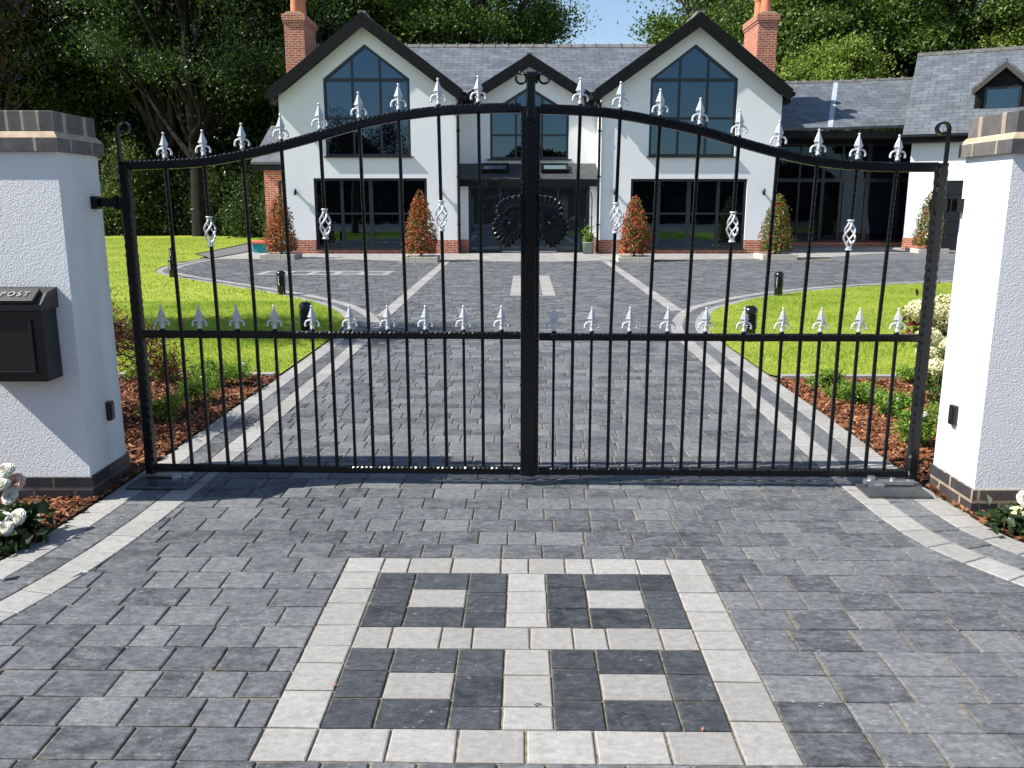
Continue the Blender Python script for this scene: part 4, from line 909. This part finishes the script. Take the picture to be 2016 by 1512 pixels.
for (px, py, r, h, nm, fl, nf) in (
    ((1622, 762, .17, .12, 'low green clump at the left end of the right bed', 'petal_white', 1)), ((1695, 795, .24, .14, 'broad bright green clump in the middle of the right bed', 'petal_white', 1)),
    ((1762, 825, .16, .14, 'green clump with white blooms in the middle of the right bed', 'petal_white', 3)), ((1800, 882, .19, .22, 'tall green clump at the front of the right bed by the pier', 'petal_white', 2)),
    ((1812, 757, .18, .14, 'dark green clump at the lawn edging behind the right stile', 'petal_white', 1))):
    g = G(px, py); clump('bedding_plant', nm, 'plant', g.x, g.y, r, h, int(1900*r/.17), .027, 'leaf_herb', GB2, fl, nf)
# hydrangeas and heuchera by the right pier
def hydrangea(label, x, y, heads):
    t = thing('hydrangea', label, 'hydrangea', (x, y, .01), 0, 'cream hydrangeas beside the right pier')
    n = 150; C = np.stack([rng.normal(.08, .12, n), rng.normal(0, .12, n), rng.uniform(.05, max(h[2] for h in heads)*.85, n)], 1); leaves('foliage', C, .085, M['leaf_mid'], t, .65, up=.5)
    m = MB()
    for (hx_, hy_, hz_, r) in heads: m.tube([(0, 0, 0), (hx_*.5, hy_*.5, hz_*.5), (hx_, hy_, hz_)], .005, 5)
    m.build('stem', M['bark'], t)
    for (hx_, hy_, hz_, r) in heads:
        n = 700; d = rng.normal(size=(n, 3)); d /= np.linalg.norm(d, axis=1)[:, None]; C = d*r*np.array([1.15, 1.15, .85])*rng.uniform(.8, 1.05, n)[:, None]+np.array([hx_, hy_, hz_])
        leaves('flower_head', C, .024, M['petal_cream'], t, .8, outward=d*2)
def at(px, py, Y): q = P(px, py, Y); return q
q = at(1835, 615, 7.2); base = (q.x+.15, 7.2); hyd = []
for px, py, r in ((1812, 612, .10), (1845, 605, .13), (1858, 630, .13), (1835, 628, .09)):
    p = at(px, py, 7.2); hyd.append((p.x-base[0], random.uniform(-.08, .08), p.z, r))
hydrangea('hydrangea with the largest, uppermost cream flower heads', base[0], base[1], hyd)
hyd = []; base = (at(1850, 690, 6.6).x+.1, 6.6)
for px, py, r in ((1832, 668, .085), (1830, 698, .085), (1858, 680, .06)):
    p = at(px, py, 6.6); hyd.append((p.x-base[0], random.uniform(-.06, .06), p.z, r))
hydrangea('lower hydrangea with small pale heads halfway down the pier edge', base[0], base[1], hyd)
hyd = []; base = (at(1850, 735, 6.2).x+.1, 6.2)
for px, py, r in ((1845, 725, .07), (1860, 735, .06)):
    p = at(px, py, 6.2); hyd.append((p.x-base[0], 0, p.z, r))
hydrangea('lowest hydrangea bloom at the foot of the group by the pier', base[0], base[1], hyd)
p = at(1820, 665, 7.5); clump('heuchera', 'dark wine red heuchera among the cream hydrangeas', 'plant', p.x+.22, 7.5, .26, .60, 900, .07, 'leaf_acer')
# red acer behind the left pier
t = thing('japanese_acer', 'feathery dark red japanese acer showing behind the left gate stile', 'acer', (-3.42, 5.95, .01))
cc = []
for k in range(80):
    a = random.uniform(0, 6.28); rr = random.uniform(.15, 1.0)**.6; cc.append((.98*rr*math.cos(a), .5*rr*math.sin(a), 1.12-.62*rr**1.6+random.uniform(-.10, .08)))
m = MB()
for q in cc: m.tube([(0, 0, .0), (q[0]*.25, q[1]*.25, .55), (q[0]*.7, q[1]*.7, q[2]+.12), q], .006, 5, taper=[.02, .012, .005, .003])
m.build('branch', M['bark'], t); n = 15000; idx = rng.integers(0, len(cc), n); C = np.array(cc)[idx]+rng.normal(0, 1, (n, 3))*np.array([.085, .085, .06]); C[:, 2] -= np.abs(rng.normal(0, .05, n))
leaves('foliage', C, .042, M['leaf_acer'], t, .2)
# begonias in the foreground corners
def begonia(label, x, y, heads, mats, r=.16, h=.16):
    t = thing('begonia', label, 'begonia', (x, y, .01), 0, 'begonias in the front corners'); n = 260
    C = np.stack([rng.normal(0, r*.6, n), rng.normal(0, r*.5, n), rng.uniform(.01, h, n)], 1); leaves('foliage', C, .065, M['leaf_blunt'], t, .65, up=.8)
    for (dx, dy_, z, rr, mm) in heads: blossom((dx, dy_, z), rr*1.12, mm, t, 6, R(random.uniform(25, 60)))
hd = []
for px, py, Y, rr, mm in ((8, 918, 3.95, .042, 'petal_white'), (28, 942, 3.95, .046, 'petal_pink'), (0, 945, 3.9, .04, 'petal_white'), (18, 968, 3.9, .040, 'petal_white')):
    p = P(px, py, Y); hd.append((p.x+2.42, Y-3.92, p.z-.03, rr, mm))
begonia('white and blush begonia against the post box pier', -2.42, 3.92, hd, None, .11, .15)
hd = []
for px, py, Y, rr, mm in ((12, 1018, 3.78, .042, 'petal_white'), (45, 1014, 3.80, .040, 'petal_white'), (22, 1035, 3.75, .034, 'petal_white')):
    p = P(px, py, Y); hd.append((p.x+2.40, Y-3.78, max(p.z-.03, .05), rr, mm))
begonia('low white begonia at the front left kerb', -2.44, 3.80, hd, None, .12, .08)
hd = []
for px, py, Y, rr, mm in ((2012, 975, 4.0, .04, 'petal_white'), (1998, 1002, 4.0, .040, 'petal_cream'), (1996, 1020, 3.98, .040, 'petal_white'), (2010, 1040, 3.95, .040, 'petal_cream')):
    p = P(px, py, Y); hd.append((p.x-2.50, Y-4.0, max(p.z-.03, .04), rr, mm))
begonia('cream begonia in the front right corner bed', 2.52, 4.0, hd, None, .10, .10)
begonia('leafy begonia just off the left kerb casting shade on the setts', -2.95, 3.55, [(.05, 0, .36, .045, 'petal_white')], None, .30, .36)
# ================================================================== TREES
def crown(kind, n, H_, Rr, z0, lump, seed, size):
    r = np.random.default_rng(seed); K = lump; d = r.normal(size=(K, 3)); d /= np.linalg.norm(d, axis=1)[:, None]; q = r.uniform(.25, 1, K)**.45
    cc = d*q[:, None]*np.array([Rr, Rr, (H_-z0)/2])*np.array([1, 1, .95])+np.array([0, 0, (H_+z0)/2]); cs = r.uniform(.4, 1.2, K)*Rr*.21
    idx = r.integers(0, K, n); e = r.normal(size=(n, 3))*.62; e[:, 2] -= .25*(e[:, 0]**2+e[:, 1]**2)
    C = cc[idx]+e*cs[idx][:, None]*np.array([1.25, 1.25, .6]); return C, cc
def tree_mesh(seed, n, H_, Rr, z0, lump, size, mat, fat=.026, every=3, bark='bark'):
    C, cc = crown('t', n, H_, Rr, z0, lump, seed, size); t = bpy.data.objects.new('tree', None); COL.objects.link(t)
    leaves('crown', C, size, M[mat], t, .62, up=.3); random.seed(seed)
    m = MB(); tr = H_*fat; ptop = Vector((random.uniform(-.3, .3), random.uniform(-.3, .3), H_*.62))
    m.tube([(0, 0, -.3), (.05, .05, H_*.2), (-.1, .05, H_*.4), tuple(ptop)], tr, 9, taper=[tr*1.35, tr, tr*.75, tr*.4])
    for k in range(0, lump, every):
        q = Vector(cc[k]); zs = min(max(q.z*random.uniform(.35, .65), H_*.12), H_*.55); b = Vector((0, 0, zs)); mid = b.lerp(q, .5)+Vector((random.uniform(-.3, .3), random.uniform(-.3, .3), random.uniform(-.5, .1)))
        m2 = b.lerp(q, .25)+Vector((random.uniform(-.35, .35), random.uniform(-.35, .35), random.uniform(-.3, .3))); m3 = b.lerp(q, .75)+Vector((random.uniform(-.35, .35), random.uniform(-.35, .35), random.uniform(-.2, .3)))
        m.tube([b, m2, mid, m3, q], .1, 6, taper=[tr*.45, tr*.36, tr*.26, tr*.17, tr*.07])
        for w_ in range(2): m.tube([mid, mid.lerp(q, .5)+Vector((random.uniform(-.6, .6), random.uniform(-.6, .6), random.uniform(-.1, .6))), q+Vector((random.uniform(-1.2, 1.2), random.uniform(-1.2, 1.2), random.uniform(-.5, .8)))], .1, 5, taper=[tr*.2, tr*.12, tr*.04])
    m.build('trunk', M[bark], t); return t
M['bark_dark'] = simple_noise_mat('dark_oak_bark', (.007, .006, .005), (.02, .017, .013), 8, .95, .9, 30, .02, stretch=(1, 1, .3))
PR = {'dark': [tree_mesh(1, 62000, 16, 4.6, 3.0, 90, .175, 'leaf_dark'), tree_mesh(2, 46000, 18, 4.6, 6.0, 85, .175, 'leaf_dark'),
               tree_mesh(9, 30000, 18, 5.4, 5.0, 70, .17, 'leaf_dark', .021, 5, 'bark_dark')],
      'mid': [tree_mesh(3, 62000, 15, 4.6, 2.2, 95, .175, 'leaf_mid'), tree_mesh(4, 60000, 17, 5.2, 4.5, 75, .18, 'leaf_mid')],
      'light': [tree_mesh(5, 50000, 12, 3.8, 1.5, 80, .17, 'leaf_light')]}
USED = {}
def plant(kind, v, x, y, s, rz, label, nm='tree', cat='tree', group='trees of the wood behind the house', sz=None):
    src = PR[kind][v]; key = (kind, v)
    if key not in USED: o = src; USED[key] = 1
    else: o = copy_tree(src)
    o.name = nm; o.location = (x, y, -.05); o.rotation_euler = (0, 0, rz); o.scale = (s, s, sz or s); tag(o, label, cat, group); return o
TL = [('dark', 2, -15.2, 42.5, 1.0, 'nearest oak of the wood, its black forked trunk and limbs showing left of the house'), ('dark', 2, -9.9, 43.5, .92, 'thin crowned oak with black crooked limbs right behind the left chimney'),
      ('dark', 0, -33, 50, 1.1, 'dark oak on the far left edge of the wood'), ('dark', 1, -27.5, 47, 1.1, 'tall dark oak above the left gate pier cap'), ('dark', 0, -23, 51, 1.15, 'dark oak between the left pier and the hinge scroll'),
      ('dark', 1, -18.8, 48, 1.05, 'dark oak whose thick trunk stands behind the left gate spears'), ('dark', 0, -14.8, 50.5, 1.1, 'dark spreading oak left of the brick chimney'), ('dark', 1, -11.0, 47, 1.0, 'dark oak with leaning limbs just left of the house'),
      ('dark', 0, -30, 58, 1.3, 'dark oak deep in the wood at far left'), ('dark', 1, -20.5, 58, 1.3, 'dark oak deep in the wood behind the lawn'), ('dark', 0, -11.5, 57, 1.25, 'dark oak deep in the wood behind the chimney'),
      ('mid', 0, -6.6, 44.5, 1.0, 'mid green tree above the roof beside the left chimney'), ('mid', 1, -2.2, 47, .95, 'mid green oak above the main roof left of the centre'), ('mid', 0, .1, 50, .9, 'loose topped oak bordering the patch of sky'),
      ('mid', 1, 11.6, 47, 1.0, 'oak rising over the right gable roof'), ('mid', 0, 15.0, 46, 1.02, 'mid green tree right of the right chimney'), ('dark', 1, 16.8, 49, 1.0, 'darker tree behind the low right wing'),
      ('mid', 1, 20.6, 45.5, 1.0, 'broad green tree above the ridge of the low wing'), ('dark', 0, 25, 48, 1.05, 'dark tree above the dormer roof'), ('mid', 0, 29.5, 45, 1.0, 'green tree at the top right corner'),
      ('light', 0, 14.2, 41.5, .83, 'bright yellow green tree low behind the right wing ridge'), ('light', 0, 10.6, 42, .72, 'bright green tree beside the right chimney base'), ('light', 0, 25.3, 42, .92, 'bright green tree behind the dormer'),
      ('mid', 1, 34, 50, 1.2, 'tall tree behind at the far right edge'), ('dark', 0, 15, 58, 1.15, 'distant dark tree behind the right gable'), ('dark', 1, 20, 58, 1.25, 'distant dark tree behind the right wing'), ('dark', 0, -6, 58, 1.05, 'distant dark tree behind the centre left roof')]
for i, (k, v, x, y, s, lb) in enumerate(TL): plant(k, v, x, y, s, i*1.37, lb)
# understorey shrubs along the lawn's far edge
def shrub_mesh(seed, n, h, r, size, mat):
    q = np.random.default_rng(seed); K = 40; d = q.normal(size=(K, 3)); d[:, 2] = np.abs(d[:, 2]); d /= np.linalg.norm(d, axis=1)[:, None]
    cc = d*np.array([r, r, h*.9])*q.uniform(.4, .95, K)[:, None]+np.array([0, 0, .1]); idx = q.integers(0, K, n); e = q.normal(size=(n, 3))*np.array([.17*r, .17*r, .11*h]); C = cc[idx]+e; C[:, 2] = np.abs(C[:, 2])
    t = bpy.data.objects.new('shrub', None); COL.objects.link(t); leaves('foliage', C, size, M[mat], t, .6, up=.3)
    m = MB()
    for k in range(0, K, 4): m.tube([(0, 0, 0), tuple(cc[k]*.5), tuple(cc[k])], .03, 5, taper=[.05, .03, .01])
    m.build('stem', M['bark'], t); return t
PR['sh_dark'] = [shrub_mesh(21, 9000, 4.0, 2.4, .17, 'leaf_dark')]; PR['sh_mid'] = [shrub_mesh(22, 9000, 4.0, 2.2, .15, 'leaf_shrub')]; PR['sh_light'] = [shrub_mesh(23, 12000, 4.0, 1.6, .13, 'leaf_shrub_light')]
SL = [('sh_dark', -28, 45, 1.1, 'dark shrub mass hidden mostly by the left pier'), ('sh_light', -19.6, 44, 1.22, 'tall yellow green pointed bush left of the first gate spears'), ('sh_mid', -22.6, 43.5, .95, 'mid green bush between the left pier and the hinge stile'),
      ('sh_dark', -17.0, 45.5, 1.0, 'dark shrub at the back of the lawn beside the yellow green bush'), ('sh_light', -15.6, 44.6, .82, 'small variegated tree with pale leaves at the back of the lawn'), ('sh_dark', -13.6, 45, 1.1, 'dark shrub in deep shade left of the laurel'),
      ('sh_mid', -12.0, 41.5, .85, 'glossy green laurel left of the brick annex'), ('sh_mid', -9.9, 38.8, .72, 'glossy laurel touching the brick annex corner'), ('sh_dark', -24.5, 47, 1.2, 'dark shrub deep under the oaks behind the pier'), ('sh_mid', -18.3, 46.8, 1.1, 'mid green shrub under the oaks right of the yellow green bush'), ('sh_dark', -10.6, 44, 1.3, 'tall dark shrub in the gap beside the house')]
for i, (k, x, y, s, lb) in enumerate(SL): plant(k, 0, x, y, s, i*2.1, lb, 'shrub', 'shrub', 'shrubs along the edge of the wood', s*1.15)
# copper beech hanging in from the left, in front of the wood
t = thing('copper_beech', 'dark purple copper beech drooping over the left gate pier', 'tree', (-8.4, 9.9, -.05), 0)
K = 44; d = rng.normal(size=(K, 3)); d /= np.linalg.norm(d, axis=1)[:, None]; cc = d*np.array([2.5, 1.3, 1.7])*(rng.uniform(.3, 1, K)**.5)[:, None]+np.array([.9, 0, 4.7]); cc[:, 2] -= .25*np.clip(cc[:, 0], 0, 9)**1.0
n = 15000; idx = rng.integers(0, K, n); C = cc[idx]+rng.normal(0, 1, (n, 3))*np.array([.28, .22, .30]); leaves('crown', C, .085, M['leaf_purple'], t, .6)
m = MB().tube([(0, 0, -.1), (.05, 0, 2), (.2, 0, 4), (.5, 0, 5.3)], .2, 9, taper=[.22, .17, .12, .05])
for k in range(0, K, 2): m.tube([(.15, 0, 3+k*.03), tuple(cc[k]*.5+np.array([.1, 0, 2.2])), tuple(cc[k])], .04, 5, taper=[.05, .03, .01])
m.build('trunk', M['bark'], t)
# hedge across the road behind the photographer: mirrored dark in the ground floor windows
n = 90000; x = rng.uniform(-40, 40, n); hgt = 5.2+1.3*np.sin(x*.35)+.7*np.sin(x*.9+1); C = np.stack([x, -16-rng.uniform(0, 2.5, n), hgt*rng.uniform(0, 1, n)**.7], 1)
tag(leaves('hedge', C, .62, M['leaf_dark'], None, .6), 'tall dark tree belt across the road, mirrored in the ground floor windows', 'hedge', kind='stuff')
n = 60000; x = rng.uniform(-75, 75, n); hgt = 13+2.5*np.sin(x*.3)+1.2*np.sin(x*.8+1)-6*np.exp(-((x-6.5)/5.5)**2); C = np.stack([x, 68+rng.uniform(0, 4, n), hgt*rng.uniform(0, 1, n)**.8], 1)
tag(leaves('far_wood', C, .75, M['leaf_dark'], None, .6), 'dark mass of the wood seen between the nearer trunks', 'wood', kind='stuff')
# a few stray marks: fallen leaves and a twig on the setts
for (px, py, lb) in ((659, 1352, 'small orange fallen leaf on the joint left of the lower left dark panel'), (1383, 1438, 'small orange fallen leaf at the lower right edge of the near pattern')):
    g = G(px, py); t = leaves('fallen_leaf', np.array([[0, 0, .006]]), .016, M['terracotta']); t.location = (g.x, g.y, 0); tag(t, lb, 'leaf')
for (px, py, lb) in ((1052, 1390, 'tiny dark twig on a cream sett of the near pattern'),):
    g = G(px, py); t = MB().tube([(0, 0, .004), (.012, .006, .006), (.022, .004, .004)], .0016, 5).build('twig', M['bark']); t.location = (g.x, g.y, 0); tag(t, lb, 'twig')
